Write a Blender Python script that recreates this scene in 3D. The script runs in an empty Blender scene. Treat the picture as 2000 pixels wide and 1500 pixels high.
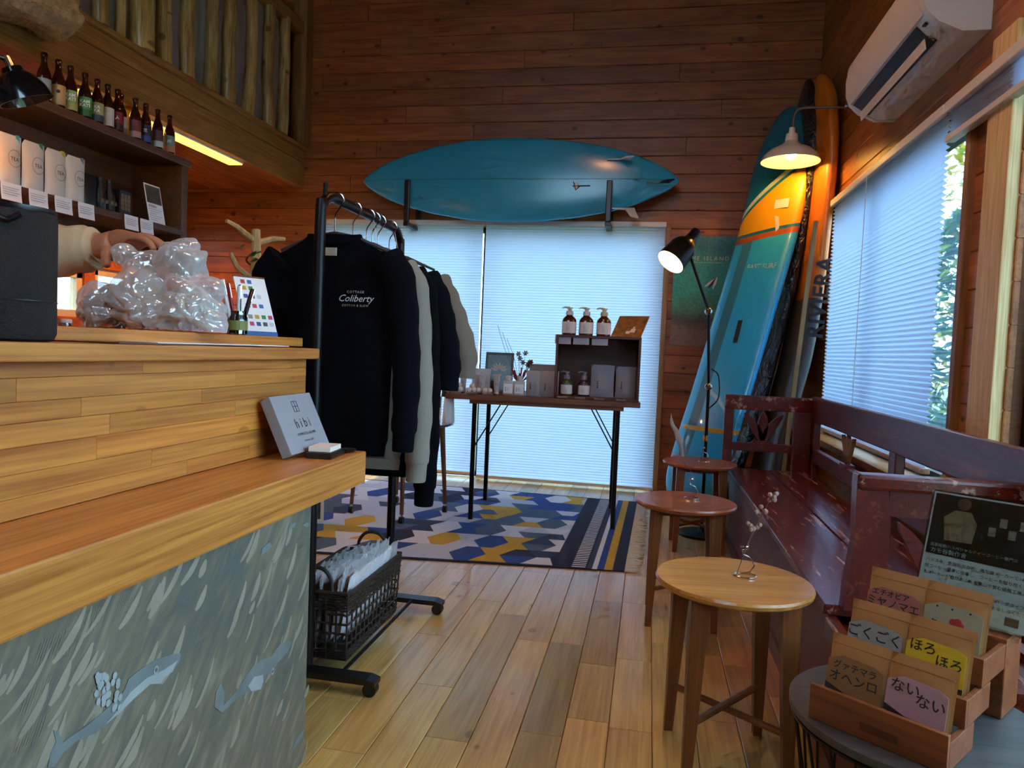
import bpy, bmesh, math, random
from math import sin, cos, pi, sqrt, radians as RAD
from mathutils import Vector, Matrix, noise

S = bpy.context.scene
C = S.collection
V = Vector
noise.seed_set(11)

# ------------------------------------------------------------------ camera
YAW, PITCH, ROLL, FPX = -0.187093677, -0.047468041, -0.0422693909, 1407.62
EYE = V((0, 0, 1.0))
fwd = V((sin(YAW)*cos(PITCH), cos(YAW)*cos(PITCH), sin(PITCH)))
rt0 = V((cos(YAW), -sin(YAW), 0)); dn0 = fwd.cross(rt0)
RT = rt0*cos(ROLL) + dn0*sin(ROLL); DN = -rt0*sin(ROLL) + dn0*cos(ROLL)
cam = bpy.data.cameras.new('camera'); camo = bpy.data.objects.new('camera', cam); C.objects.link(camo)
cam.sensor_fit = 'HORIZONTAL'; cam.sensor_width = 36; cam.lens = FPX/2000*36; cam.clip_start = .02
m = Matrix((RT, -DN, -fwd)).transposed().to_4x4(); m.translation = EYE
camo.matrix_world = m
S.camera = camo

# ------------------------------------------------------------------ world, sun, exposure
W = bpy.data.worlds.new('sky'); S.world = W; W.use_nodes = True
bg = W.node_tree.nodes['Background']
bg.inputs[0].default_value = (0.56, 0.76, 1.0, 1); bg.inputs[1].default_value = 6.2
sun = bpy.data.lights.new('sun', 'SUN'); suno = bpy.data.objects.new('sun', sun); C.objects.link(suno)
sun.energy = 6; sun.color = (1, .9, .7); sun.angle = .01
suno.rotation_euler = V((.75, .05, -.66)).to_track_quat('-Z', 'Y').to_euler()
vs = S.view_settings
vs.view_transform = 'Standard'; vs.look = 'None'; vs.gamma = 1; vs.exposure = 1.0; vs.use_curve_mapping = False
try:
    S.cycles.use_denoising = True; S.cycles.max_bounces = 5; S.cycles.transparent_max_bounces = 10; S.cycles.glossy_bounces = 2
    S.cycles.use_adaptive_sampling = True; S.cycles.adaptive_threshold = .09; S.cycles.adaptive_min_samples = 12
    S.cycles.diffuse_bounces = 3; S.cycles.sample_clamp_indirect = 6; S.cycles.caustics_reflective = False
    S.cycles.caustics_refractive = False; S.cycles.blur_glossy = .5
except Exception: pass

# ------------------------------------------------------------------ helpers
def lin(h):
    if isinstance(h, str):
        h = h.lstrip('#'); c = [int(h[i:i+2], 16)/255 for i in (0, 2, 4)]
    else: c = [x/255 for x in h]
    return tuple((x/12.92 if x <= .04045 else ((x+.055)/1.055)**2.4) for x in c) + (1,)
MATS = {}
def newmat(name):
    mt = bpy.data.materials.new(name); mt.use_nodes = True
    MATS[name] = mt; nt = mt.node_tree
    return mt, nt, nt.nodes['Principled BSDF']
def setp(b, **k):
    for n, v in k.items():
        n = n.replace('_', ' ')
        if n in b.inputs: b.inputs[n].default_value = v
def mat(name, col='#808080', rough=.5, metal=0, bump=0, bscale=200, var=0, vscale=8, **k):
    if name in MATS: return MATS[name]
    mt, nt, b = newmat(name); N = nt.nodes; L = nt.links
    setp(b, Base_Color=lin(col), Roughness=rough, Metallic=metal)
    for n, v in k.items(): setp(b, **{n: v})
    if var or bump:
        tc = N.new('ShaderNodeTexCoord'); nz = N.new('ShaderNodeTexNoise'); nz.inputs['Scale'].default_value = vscale
        nz.inputs['Detail'].default_value = 5; L.new(tc.outputs['Object'], nz.inputs['Vector'])
        if var:
            hs = N.new('ShaderNodeHueSaturation'); hs.inputs['Color'].default_value = lin(col)
            mr = N.new('ShaderNodeMapRange'); mr.inputs[1].default_value = .3; mr.inputs[2].default_value = .7
            mr.inputs[3].default_value = 1-var; mr.inputs[4].default_value = 1+var
            L.new(nz.outputs[0], mr.inputs[0]); L.new(mr.outputs[0], hs.inputs['Value']); L.new(hs.outputs[0], b.inputs['Base Color'])
        if bump:
            n2 = N.new('ShaderNodeTexNoise'); n2.inputs['Scale'].default_value = bscale; L.new(tc.outputs['Object'], n2.inputs['Vector'])
            bp = N.new('ShaderNodeBump'); bp.inputs['Strength'].default_value = bump; bp.inputs['Distance'].default_value = .005
            L.new(n2.outputs[0], bp.inputs['Height']); L.new(bp.outputs[0], b.inputs['Normal'])
    return mt
def wood(name, light, dark, rough=.4, axis=0, scale=1.0, knots=.0, kscale=5.5, streak=.5, bump=.15, coat=0, wear=None, wearamt=.5, spec=.5):
    mt, nt, b = newmat(name); N = nt.nodes; L = nt.links
    tc = N.new('ShaderNodeTexCoord'); oi = N.new('ShaderNodeObjectInfo')
    ml = N.new('ShaderNodeVectorMath'); ml.operation = 'SCALE'; ml.inputs[0].default_value = (37, 53, 71); L.new(oi.outputs['Random'], ml.inputs['Scale'])
    ad = N.new('ShaderNodeVectorMath'); ad.operation = 'ADD'; L.new(tc.outputs['Object'], ad.inputs[0]); L.new(ml.outputs[0], ad.inputs[1])
    mp = N.new('ShaderNodeMapping'); sc = [9*scale]*3; sc[axis] = .9*scale; mp.inputs['Scale'].default_value = sc; L.new(ad.outputs[0], mp.inputs['Vector'])
    n1 = N.new('ShaderNodeTexNoise'); n1.inputs['Scale'].default_value = 2.2; n1.inputs['Detail'].default_value = 7; n1.inputs['Distortion'].default_value = 1.2; L.new(mp.outputs[0], n1.inputs['Vector'])
    mp2 = N.new('ShaderNodeMapping'); sc = [70*scale]*3; sc[axis] = 1.6*scale; mp2.inputs['Scale'].default_value = sc; L.new(ad.outputs[0], mp2.inputs['Vector'])
    n2 = N.new('ShaderNodeTexNoise'); n2.inputs['Scale'].default_value = 2; n2.inputs['Detail'].default_value = 3; n2.inputs['Distortion'].default_value = .4; L.new(mp2.outputs[0], n2.inputs['Vector'])
    mx = N.new('ShaderNodeMix'); mx.data_type = 'FLOAT'; mx.inputs[0].default_value = streak; L.new(n1.outputs[0], mx.inputs[2]); L.new(n2.outputs[0], mx.inputs[3])
    cr = N.new('ShaderNodeValToRGB'); cr.color_ramp.elements[0].position = .36; cr.color_ramp.elements[1].position = .62
    cr.color_ramp.elements[0].color = lin(dark); cr.color_ramp.elements[1].color = lin(light); L.new(mx.outputs[0], cr.inputs[0])
    col = cr.outputs[0]
    if knots:
        sx = N.new('ShaderNodeSeparateXYZ'); L.new(ad.outputs[0], sx.inputs[0]); cx = N.new('ShaderNodeCombineXYZ')
        L.new(sx.outputs['X' if axis == 0 else ('Y' if axis == 1 else 'Z')], cx.inputs[0]); L.new(sx.outputs['Z' if axis != 2 else 'X'], cx.inputs[1])
        mp3 = N.new('ShaderNodeMapping'); mp3.inputs['Scale'].default_value = (kscale*.8, kscale*1.15, 1); L.new(cx.outputs[0], mp3.inputs['Vector'])
        vo = N.new('ShaderNodeTexVoronoi'); vo.voronoi_dimensions = '2D'; vo.inputs['Scale'].default_value = 1; L.new(mp3.outputs[0], vo.inputs['Vector'])
        sc_ = N.new('ShaderNodeSeparateColor'); L.new(vo.outputs['Color'], sc_.inputs[0])
        th = N.new('ShaderNodeMapRange'); th.inputs[1].default_value = .35; th.inputs[2].default_value = 1; th.inputs[3].default_value = 0; th.inputs[4].default_value = .12; L.new(sc_.outputs[0], th.inputs[0])
        df = N.new('ShaderNodeMath'); df.operation = 'SUBTRACT'; L.new(th.outputs[0], df.inputs[0]); L.new(vo.outputs['Distance'], df.inputs[1])
        mr = N.new('ShaderNodeMapRange'); mr.interpolation_type = 'SMOOTHSTEP'; mr.inputs[1].default_value = 0; mr.inputs[2].default_value = .035; mr.inputs[3].default_value = 0; mr.inputs[4].default_value = knots
        L.new(df.outputs[0], mr.inputs[0])
        mk = N.new('ShaderNodeMix'); mk.data_type = 'RGBA'; mk.inputs[7].default_value = tuple(x*.28 for x in lin(dark)[:3])+(1,)
        L.new(mr.outputs[0], mk.inputs[0]); L.new(col, mk.inputs[6]); col = mk.outputs[2]
    mu = N.new('ShaderNodeMix'); mu.data_type = 'RGBA'; mu.blend_type = 'MULTIPLY'; mu.inputs[0].default_value = 1
    L.new(col, mu.inputs[6]); L.new(oi.outputs['Color'], mu.inputs[7]); col = mu.outputs[2]
    if wear:
        nw = N.new('ShaderNodeTexNoise'); nw.inputs['Scale'].default_value = 2.6; nw.inputs['Detail'].default_value = 10; nw.inputs['Roughness'].default_value = .75; L.new(mp.outputs[0], nw.inputs['Vector'])
        rw = N.new('ShaderNodeMapRange'); rw.inputs[1].default_value = .555; rw.inputs[2].default_value = .61; rw.inputs[4].default_value = wearamt; L.new(nw.outputs[0], rw.inputs[0])
        mw = N.new('ShaderNodeMix'); mw.data_type = 'RGBA'; mw.inputs[7].default_value = lin(wear); L.new(rw.outputs[0], mw.inputs[0]); L.new(col, mw.inputs[6]); col = mw.outputs[2]
    L.new(col, b.inputs['Base Color'])
    setp(b, Roughness=rough, Coat_Weight=coat, Coat_Roughness=.15, Specular_IOR_Level=spec)
    if bump:
        bp = N.new('ShaderNodeBump'); bp.inputs['Strength'].default_value = bump; bp.inputs['Distance'].default_value = .004
        L.new(mx.outputs[0], bp.inputs['Height']); L.new(bp.outputs[0], b.inputs['Normal'])
    return mt
def emit(name, col, st):
    mt, nt, b = newmat(name); setp(b, Base_Color=lin(col), Emission_Color=lin(col), Emission_Strength=st); return mt
def glassmat(name, tint='#ffffff', gloss=.06, rough=.02):
    mt, nt, b = newmat(name); N = nt.nodes; L = nt.links; N.remove(b)
    t = N.new('ShaderNodeBsdfTransparent'); t.inputs[0].default_value = lin(tint)
    g = N.new('ShaderNodeBsdfGlossy'); g.inputs['Roughness'].default_value = rough
    lw = N.new('ShaderNodeLayerWeight'); lw.inputs[0].default_value = .25
    mr = N.new('ShaderNodeMapRange'); mr.inputs[3].default_value = gloss; mr.inputs[4].default_value = .55; L.new(lw.outputs['Fresnel'], mr.inputs[0])
    x = N.new('ShaderNodeMixShader'); L.new(mr.outputs[0], x.inputs[0]); L.new(t.outputs[0], x.inputs[1]); L.new(g.outputs[0], x.inputs[2])
    L.new(x.outputs[0], N['Material Output'].inputs[0]); return mt
def translucent(name, col, frac=.5):
    mt, nt, b = newmat(name); N = nt.nodes; L = nt.links; N.remove(b)
    d = N.new('ShaderNodeBsdfDiffuse'); d.inputs[0].default_value = lin(col)
    t = N.new('ShaderNodeBsdfTranslucent'); t.inputs[0].default_value = lin(col)
    x = N.new('ShaderNodeMixShader'); x.inputs[0].default_value = frac; L.new(d.outputs[0], x.inputs[1]); L.new(t.outputs[0], x.inputs[2])
    L.new(x.outputs[0], N['Material Output'].inputs[0]); return mt

class MB:
    """collects shapes; build() links them as ONE mesh object"""
    def __init__(s): s.v = []; s.f = []; s.mi = []; s.cur = 0
    def add(s, vs, fs, M=None):
        o = len(s.v)
        s.v += [tuple(M @ V(p)) if M else tuple(p) for p in vs]
        s.f += [tuple(i+o for i in f) for f in fs]; s.mi += [s.cur]*len(fs); return s
    def box(s, a, b, M=None, ch=0):
        (x0, y0, z0), (x1, y1, z1) = a, b
        if x0 > x1: x0, x1 = x1, x0
        if y0 > y1: y0, y1 = y1, y0
        if z0 > z1: z0, z1 = z1, z0
        if ch <= 0:
            vs = [(x, y, z) for z in (z0, z1) for y in (y0, y1) for x in (x0, x1)]
            return s.add(vs, [(0,2,3,1),(4,5,7,6),(0,1,5,4),(2,6,7,3),(0,4,6,2),(1,3,7,5)], M)
        ch = min(ch, .49*min(x1-x0, y1-y0, z1-z0))
        bm = bmesh.new(); bmesh.ops.create_cube(bm, size=1)
        for v in bm.verts: v.co = V((x0+(v.co.x+.5)*(x1-x0), y0+(v.co.y+.5)*(y1-y0), z0+(v.co.z+.5)*(z1-z0)))
        bmesh.ops.bevel(bm, geom=bm.edges[:], offset=ch, segments=2, affect='EDGES', profile=.6)
        return s.bm(bm, M)
    def bm(s, bm, M=None):
        bm.verts.index_update(); vs = [v.co.copy() for v in bm.verts]; fs = [[v.index for v in f.verts] for f in bm.faces]; bm.free(); return s.add(vs, fs, M)
    def cyl(s, p0, p1, r0, r1=None, n=12, caps=True):
        return s.tube([p0, p1], [r0, r0 if r1 is None else r1], n, caps)
    def tube(s, path, r, n=8, caps=True, flat=1.0, ref=None, closed=False):
        path = [V(p) for p in path]; k = len(path); rs = r if isinstance(r, (list, tuple)) else [r]*k
        vs = []; fs = []; up = V(ref) if ref else None
        for i, p in enumerate(path):
            if closed: t = path[(i+1) % k]-path[i-1]
            else: t = path[min(i+1, k-1)]-path[max(i-1, 0)]
            t.normalize()
            if up is None: up = V((0, 0, 1)) if abs(t.z) < .9 else V((1, 0, 0))
            a = (up - t*up.dot(t)); 
            if a.length < 1e-5: a = t.orthogonal()
            a.normalize(); bb = t.cross(a); 
            if not ref: up = a
            for j in range(n):
                th = 2*pi*j/n; vs.append(p + a*cos(th)*rs[i]*flat + bb*sin(th)*rs[i])
        for i in range(k if closed else k-1):
            for j in range(n):
                i2 = (i+1) % k; fs.append((i*n+j, i*n+(j+1) % n, i2*n+(j+1) % n, i2*n+j))
        if caps and not closed: fs.append(tuple(range(n-1, -1, -1))); fs.append(tuple((k-1)*n+j for j in range(n)))
        return s.add(vs, fs)
    def lathe(s, prof, n=24, M=None, sx=1, sy=1, caps=True, pw=2):
        vs = []; fs = []; k = len(prof)
        def cs(t):
            c, q = cos(t), sin(t)
            if pw == 2: return c, q
            return math.copysign(abs(c)**(2/pw), c), math.copysign(abs(q)**(2/pw), q)
        for r, z in prof:
            for j in range(n):
                c, q = cs(2*pi*j/n); vs.append((r*c*sx, r*q*sy, z))
        for i in range(k-1):
            for j in range(n): fs.append((i*n+j, i*n+(j+1) % n, (i+1)*n+(j+1) % n, (i+1)*n+j))
        if caps:
            if prof[0][0] > 1e-6: fs.append(tuple(range(n-1, -1, -1)))
            if prof[-1][0] > 1e-6: fs.append(tuple((k-1)*n+j for j in range(n)))
        return s.add(vs, fs, M)
    def prism(s, pts, d0, d1, M=None):
        """2D outline (x,z) extruded along y from d0 to d1"""
        n = len(pts); vs = [(x, d0, z) for x, z in pts]+[(x, d1, z) for x, z in pts]
        fs = [tuple(range(n)), tuple(range(2*n-1, n-1, -1))]+[(i, i+n, (i+1) % n+n, (i+1) % n) for i in range(n)]
        return s.add(vs, fs, M)
    def grid(s, fn, nu, nv, M=None):
        vs = [fn(i/nu, j/nv) for j in range(nv+1) for i in range(nu+1)]
        fs = [(j*(nu+1)+i, j*(nu+1)+i+1, (j+1)*(nu+1)+i+1, (j+1)*(nu+1)+i) for j in range(nv) for i in range(nu)]
        return s.add(vs, fs, M)
    def sphere(s, c, r, n=10, M=None):
        rr = r if isinstance(r, (tuple, list)) else (r, r, r); k = max(5, n//2+1)
        prof = [(sin(pi*i/k), -cos(pi*i/k)) for i in range(k+1)]
        MM = Matrix.Translation(V(c)) @ Matrix.Diagonal((*rr, 1)); prof[0] = (1e-4, -1); prof[-1] = (1e-4, 1)
        return s.lathe(prof, n, (M @ MM) if M else MM)
    def build(s, name, m, parent=None, smooth=False, loc=None, mx=None, sharp=35):
        me = bpy.data.meshes.new(name); me.from_pydata(s.v, [], s.f)
        for x in (m if isinstance(m, (list, tuple)) else [m]): me.materials.append(x)
        if any(s.mi): me.polygons.foreach_set('material_index', s.mi)
        bm = bmesh.new(); bm.from_mesh(me); bmesh.ops.recalc_face_normals(bm, faces=bm.faces[:])
        bm.to_mesh(me); bm.free(); me.update()
        if smooth:
            me.polygons.foreach_set('use_smooth', [True]*len(me.polygons))
            try: me.set_sharp_from_angle(angle=RAD(sharp))
            except Exception: pass
        return link(name, me, parent, loc, mx)
def link(name, me, parent=None, loc=None, mx=None):
    o = bpy.data.objects.new(name, me); C.objects.link(o); o.parent = parent
    if mx is not None: o.matrix_local = mx
    elif loc is not None: o.location = loc
    return o
def tag(o, label, cat, group=None, kind=None):
    if label: o['label'] = label
    if cat: o['category'] = cat
    if group: o['group'] = group
    if kind: o['kind'] = kind
    return o
def thing(name, label, cat, loc=(0, 0, 0), rz=0, group=None, mx=None):
    o = bpy.data.objects.new(name, None); C.objects.link(o); o.empty_display_size = .05
    if mx is not None: o.matrix_local = mx
    else: o.location = loc; o.rotation_euler = (0, 0, rz)
    return tag(o, label, cat, group)
def structure(name, mb, m, parent=None, label=None, smooth=False):
    o = mb.build(name, m, parent, smooth) if mb else thing(name, None, None)
    if parent is None: o['kind'] = 'structure'
    if label: o['label'] = label
    return o
KIDS = {}
def dup(root, loc=None, rz=None, label=None, group=None, mx=None):
    def cp(o, par):
        c = o.copy(); C.objects.link(c); c.parent = par
        for k in list(o.children): cp(k, c)
        return c
    r = cp(root, None)
    if mx is not None: r.matrix_local = mx
    else:
        if loc is not None: r.location = loc
        if rz is not None: r.rotation_euler = (0, 0, rz)
    if label: r['label'] = label
    if group: r['group'] = group
    return r
def basis(o, x, y):
    """matrix with local x along x, local y along y (made square), origin o"""
    x = V(x).normalized(); y = V(y); y = (y - x*y.dot(x)).normalized(); z = x.cross(y)
    M = Matrix((x, y, z)).transposed().to_4x4(); M.translation = V(o); return M
TXT = {}
def text(s, size, m, parent, mx, name='lettering', align='CENTER', bold=0, shear=0, space=1, kind=None, lh=1):
    key = (s, round(size, 5), align, bold, shear, space, m.name)
    if key not in TXT:
        cu = bpy.data.curves.new('t', 'FONT'); cu.body = s; cu.size = size; cu.align_x = align; cu.align_y = 'CENTER'
        cu.offset = bold; cu.shear = shear; cu.space_character = space; cu.space_line = lh; cu.resolution_u = 2; cu.fill_mode = 'FRONT'
        t = bpy.data.objects.new('t', cu); C.objects.link(t)
        dg = bpy.context.evaluated_depsgraph_get(); me = bpy.data.meshes.new_from_object(t.evaluated_get(dg))
        bpy.data.objects.remove(t); me.materials.clear(); me.materials.append(m); TXT[key] = me
    o = link(name, TXT[key], parent, mx=mx)
    return o
PL = {}
def plank(name, L, h, t, m, parent, mx, color=None, ch=.003):
    """board: local x length, z height, front face at -y, chamfered front edges"""
    key = (round(L, 3), round(h, 3), round(t, 3), m.name, ch)
    if key not in PL:
        a, b = L/2, h/2
        vs = [(-a, 0, -b), (a, 0, -b), (a, 0, b), (-a, 0, b), (-a, -t+ch, -b), (a, -t+ch, -b), (a, -t+ch, b), (-a, -t+ch, b),
              (-a+ch*.3, -t, -b+ch), (a-ch*.3, -t, -b+ch), (a-ch*.3, -t, b-ch), (-a+ch*.3, -t, b-ch)]
        fs = [(8, 9, 10, 11), (4, 5, 9, 8), (5, 6, 10, 9), (6, 7, 11, 10), (7, 4, 8, 11), (0, 1, 5, 4), (1, 2, 6, 5), (2, 3, 7, 6), (3, 0, 4, 7)]
        me = bpy.data.meshes.new(name); me.from_pydata(vs, [], fs); me.materials.append(m); PL[key] = me
    o = link(name, PL[key], parent, mx=mx)
    if color: o.color = color
    return o
def shade(rnd, lo, hi, warm=.06):
    k = rnd.uniform(lo, hi); w = rnd.uniform(-warm, warm); return (k*(1+w), k, k*(1-w), 1)
def smoothpath(pts, n=6):
    """Catmull-Rom through points"""
    p = [V(x) for x in pts]; p = [p[0]*2-p[1]]+p+[p[-1]*2-p[-2]]; out = []
    for i in range(1, len(p)-2):
        for k in range(n):
            t = k/n; a, b, c, d = p[i-1], p[i], p[i+1], p[i+2]
            out.append(.5*((2*b)+(c-a)*t+(2*a-5*b+4*c-d)*t*t+(3*b-a-3*c+d)*t**3))
    out.append(p[-2]); return out

def at(px, py, axis, val):
    """point of the plane (axis = val) that lies on the line of sight of a photo pixel"""
    d = RT*((px-1000)/FPX)+DN*((py-750)/FPX)+fwd; return EYE+d*((val-EYE[axis])/d[axis])
def deep(px, py, dist):
    return EYE+(RT*((px-1000)/FPX)+DN*((py-750)/FPX)+fwd)*dist
def sweep(mb, cs, A, B, ha, hb, n=24, pw=2.5):
    """closed body: centre points cs, half sizes ha along A and hb along B per point"""
    vs = []; fs = []; k = len(cs)
    for i, c in enumerate(cs):
        for j in range(n):
            c_, s_ = cos(2*pi*j/n), sin(2*pi*j/n); f = lambda q: math.copysign(abs(q)**(2/pw), q)
            vs.append(V(c)+A*(f(c_)*ha[i])+B*(f(s_)*hb[i]))
    for i in range(k-1):
        for j in range(n): fs.append((i*n+j, i*n+(j+1) % n, (i+1)*n+(j+1) % n, (i+1)*n+j))
    fs.append(tuple(range(n-1, -1, -1))); fs.append(tuple((k-1)*n+j for j in range(n)))
    return mb.add(vs, fs)
def interp(x, xs, ys):
    if x <= xs[0]: return ys[0]
    for i in range(len(xs)-1):
        if x <= xs[i+1]:
            t = (x-xs[i])/(xs[i+1]-xs[i]); return ys[i]*(1-t)+ys[i+1]*t
    return ys[-1]
# ------------------------------------------------------------------ materials
M_wall = wood('wall_cedar', '#bd6a2c', '#8a4016', rough=.42, knots=.85, streak=.35, bump=.2)
M_wallr = wood('wall_cedar_side', '#bd7632', '#8f4e1e', rough=.42, knots=.8, streak=.35, bump=.2)
M_floor = wood('floor_oak', '#deb668', '#b98c46', rough=.3, knots=.6, kscale=4, streak=.45, bump=.08, coat=.25)
M_trim = wood('trim_wood', '#a9713b', '#7d4c22', rough=.45, axis=2, bump=.1)
M_post = wood('post_pine', '#f2d9a0', '#cfa666', rough=.5, axis=2, scale=1.2, streak=.6)
M_fascia = wood('fascia_pine', '#b98240', '#8f5a25', rough=.45, axis=1, streak=.6, bump=.2)
M_log = wood('peeled_log', '#dcb068', '#96662c', rough=.28, axis=2, scale=1.0, knots=.7, bump=.3)
M_ceil = wood('ceiling_wood', '#7a4a20', '#5a3212', rough=.6)
M_count = wood('counter_pine', '#d48c3e', '#a8622a', rough=.38, axis=0, streak=.55, bump=.06, knots=.4)
M_countY = wood('counter_pine_y', '#d08c42', '#a36028', rough=.38, axis=1, streak=.6, bump=.06)
M_dkwood = wood('shelf_walnut', '#6b4423', '#42260f', rough=.5, axis=1)
M_red = wood('bench_red', '#701f12', '#4e140b', rough=.25, axis=1, wear='#c49a86', wearamt=.75, bump=.12, coat=.2)
M_redp = wood('bench_red_plain', '#641c10', '#48120a', rough=.33, axis=1, wear='#a5603a', wearamt=.3, bump=.08)
M_table = wood('side_table_teak', '#c98a3f', '#a0622a', rough=.3, axis=0, bump=.04, coat=.2)
M_tableR = wood('side_table_red_teak', '#a8552a', '#83401e', rough=.3, axis=0, bump=.04, coat=.2)
M_leg = wood('side_table_leg', '#82491f', '#582e14', rough=.4, axis=2, bump=.04)
M_disp = wood('display_walnut', '#7a4c30', '#55301c', rough=.45, axis=0, bump=.05)
M_crate = wood('crate_mahogany', '#5a2c1e', '#3e1b12', rough=.5, axis=0, bump=.05)
M_tray = wood('tray_cherry', '#8f4e28', '#6c3618', rough=.45, axis=0, bump=.05)
M_black = mat('black_metal', '#141416', .4, .6)
M_blackp = mat('black_plastic', '#101114', .35)
M_chrome = mat('chrome', '#c8ccd0', .15, 1)
M_white = mat('white_paint', '#e8e8e4', .45)
M_paper = mat('paper_white', '#eef0f2', .6)
M_card = mat('card_cream', '#e9ddcf', .6)
M_ink = mat('ink', '#1c1a1a', .6)
M_alu = mat('sash_dark', '#22282b', .4, .7)
M_glass = glassmat('window_glass', '#eaf4f4', .05)
M_acryl = glassmat('acrylic', '#eef6f4', .10, .03)
M_blind = translucent('cellular_fabric', '#c6d6f0', .38)
M_rail = mat('shade_rail', '#e6e2da', .4)
rnd = random.Random(7)

# ------------------------------------------------------------------ the room shell
YB, XR, XL, ZC, YF = 5.40, 1.07, -4.0, 4.25, -1.7
# floor: base slab + planks
fl = structure('floor', MB().box((XL-.1, YF-.1, -.12), (XR+.1, YB+.15, -.014)), mat('subfloor', '#5c4024', .7), label='light oak plank floor of mixed brown boards')
PW = .115
for k in range(-19, 9):
    xc = .056+PW*k+PW/2; y = .75+rnd.uniform(-.4, 0)
    while y < YB-.01:
        Lb = rnd.choice((.36, .45, .55, .6, .75, .9)); y1 = min(y+Lb, YB)
        if YB-y1 < .2: y1 = YB
        c = shade(rnd, .84, 1.06, .05) if rnd.random() < .80 else shade(rnd, .58, .72, .07)
        plank('floor_plank', y1-y-.0012, PW-.0015, .014, M_floor, fl, basis((xc, (y+y1)/2, -.014), (0, 1, 0), (0, 0, -1)), c, ch=.0018)
        y = y1
near = MB().box((XL, YF, -.014), (.056-PW*19, YB, -.001)).build('floor_outer', M_floor, fl)
MB().box((.056-PW*19, YF, -.014), (XR, .36, -.001)).build('floor_entry', M_floor, fl)
MB().box((.056-PW*19, .36, -.0145), (XR, .8, -.004)).build('floor_strip', M_floor, fl)

PH = .131; Z0 = 2.057-PH*16   # board joints of the log-house walls
def wallboards(wall, length_ranges, place, m, zmax=3.9, lo=.72, hi=1.08):
    """length_ranges(z0,z1) -> list of (a,b) spans along the wall for that course"""
    k = 0
    while Z0+PH*k < zmax:
        z0 = max(0, Z0+PH*k); z1 = Z0+PH*(k+1); k += 1
        if z1 <= .01: continue
        for a, b in length_ranges(z0, z1):
            x = a
            while x < b-.01:
                Lb = rnd.uniform(1.3, 3.4); x1 = min(x+Lb, b)
                if b-x1 < .5: x1 = b
                plank('wall_plank', x1-x-.002, z1-z0-.0015, .02, m, wall, place((x+x1)/2, (z0+z1)/2), shade(rnd, lo, hi, .07), ch=.004)
                x = x1
# back wall
wb = structure('wall_back', None, None, label='reddish brown cedar plank back wall')
WX0, WX1, WZ1 = -2.62, .055, 1.93
b = MB(); b.box((XL, YB+.02, 0), (WX0, YB+.14, ZC)).box((WX1, YB+.02, 0), (XR+.14, YB+.14, ZC)).box((WX0, YB+.02, WZ1), (WX1, YB+.14, ZC))
b.build('wall_core', M_ceil, wb)
def spans_back(z0, z1):
    if (z0+z1)/2 < WZ1: return [(XL, WX0), (WX1, XR)]
    return [(XL, XR)]
wallboards(wb, spans_back, lambda x, z: Matrix.Translation((x, YB+.02, z)), M_wall)
t = structure('trim_1', MB().box((WX1-.005, YB-.025, 0), (WX1+.05, YB+.0, WZ1+.02), ch=.003), M_trim, label='pale upright window trim beside the back shades')
# right wall
wr = structure('wall_right', None, None, label='brown cedar plank wall on the right with window openings')
OP = [(2.80, 4.78, .55, 1.93), (.15, 2.44, .45, 2.05)]   # y0,y1,z0,z1
b = MB()
for y0, y1 in ((YF, .15), (2.44, 2.80), (4.78, YB+.14)): b.box((XR+.02, y0, 0), (XR+.14, y1, ZC))
for y0, y1, z0, z1 in OP: b.box((XR+.02, y0, 0), (XR+.14, y1, z0)).box((XR+.02, y0, z1), (XR+.14, y1, ZC))
b.build('wall_core', M_ceil, wr)
def spans_right(z0, z1):
    zm = (z0+z1)/2; cuts = [(y0, y1) for y0, y1, a, bb in OP if a < zm < bb]; cuts.sort(); out = []; y = .0
    for c0, c1 in cuts:
        if c0 > y: out.append((y, c0))
        y = c1
    out.append((y, YB)); return out
wallboards(wr, spans_right, lambda y, z: basis((XR+.02, y, z), (0, -1, 0), (1, 0, 0)), M_wallr)
MB().box((XR, YF, 0), (XR+.02, 0, ZC)).build('wall_panel', M_wallr, wr)
tr = structure('trim_2', MB().box((1.035, 2.45, 0), (XR+.02, 2.615, 2.06), ch=.004), M_post, label='thick pale pine post beside the right window')
structure('trim_3', MB().box((1.045, 2.765, .5), (XR+.1, 2.803, 1.95), ch=.003), M_trim, label='brown upright jamb of the right window')
structure('trim_4', MB().box((.99, 2.78, .52), (XR+.1, 4.80, .555), ch=.004), M_trim, label='wooden sill under the right window')
# windows
def window(name, plane, axis, a0, a1, z0, z1, mull, label, fm=M_alu, fr=.04):
    o = structure(name, None, None, label=label)
    def bx(mb, a, bb, za, zb, d0, d1):
        if axis == 0: mb.box((plane+d0, a, za), (plane+d1, bb, zb))
        else: mb.box((a, plane+d0, za), (bb, plane+d1, zb))
    f = MB(); bx(f, a0, a0+fr, z0, z1, 0, .05); bx(f, a1-fr, a1, z0, z1, 0, .05); bx(f, a0, a1, z0, z0+fr, 0, .05); bx(f, a0, a1, z1-fr, z1, 0, .05)
    f.build('window_frame', fm, o)
    ed = [a0]+mull+[a1]
    for q in mull:
        g = MB(); bx(g, q-fr/2, q+fr/2, z0, z1, 0, .05); g.build('mullion', fm, o)
    for i in range(len(ed)-1):
        g = MB(); bx(g, ed[i]+fr/2, ed[i+1]-fr/2, z0+fr, z1-fr, .022, .027); g.build('pane', M_glass, o)
    return o
window('window_1', YB+.06, 1, WX0, WX1, 0, WZ1, [-1.28], 'wide glazed sliding window behind the back shades')
window('window_2', XR+.05, 0, 2.80, 4.78, .55, 1.93, [3.8], 'dark framed right window half covered by a pleated shade')
window('window_3', XR+.05, 0, .15, 2.44, .45, 2.05, [1.3], 'dark framed clear window beside the pine post')
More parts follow.
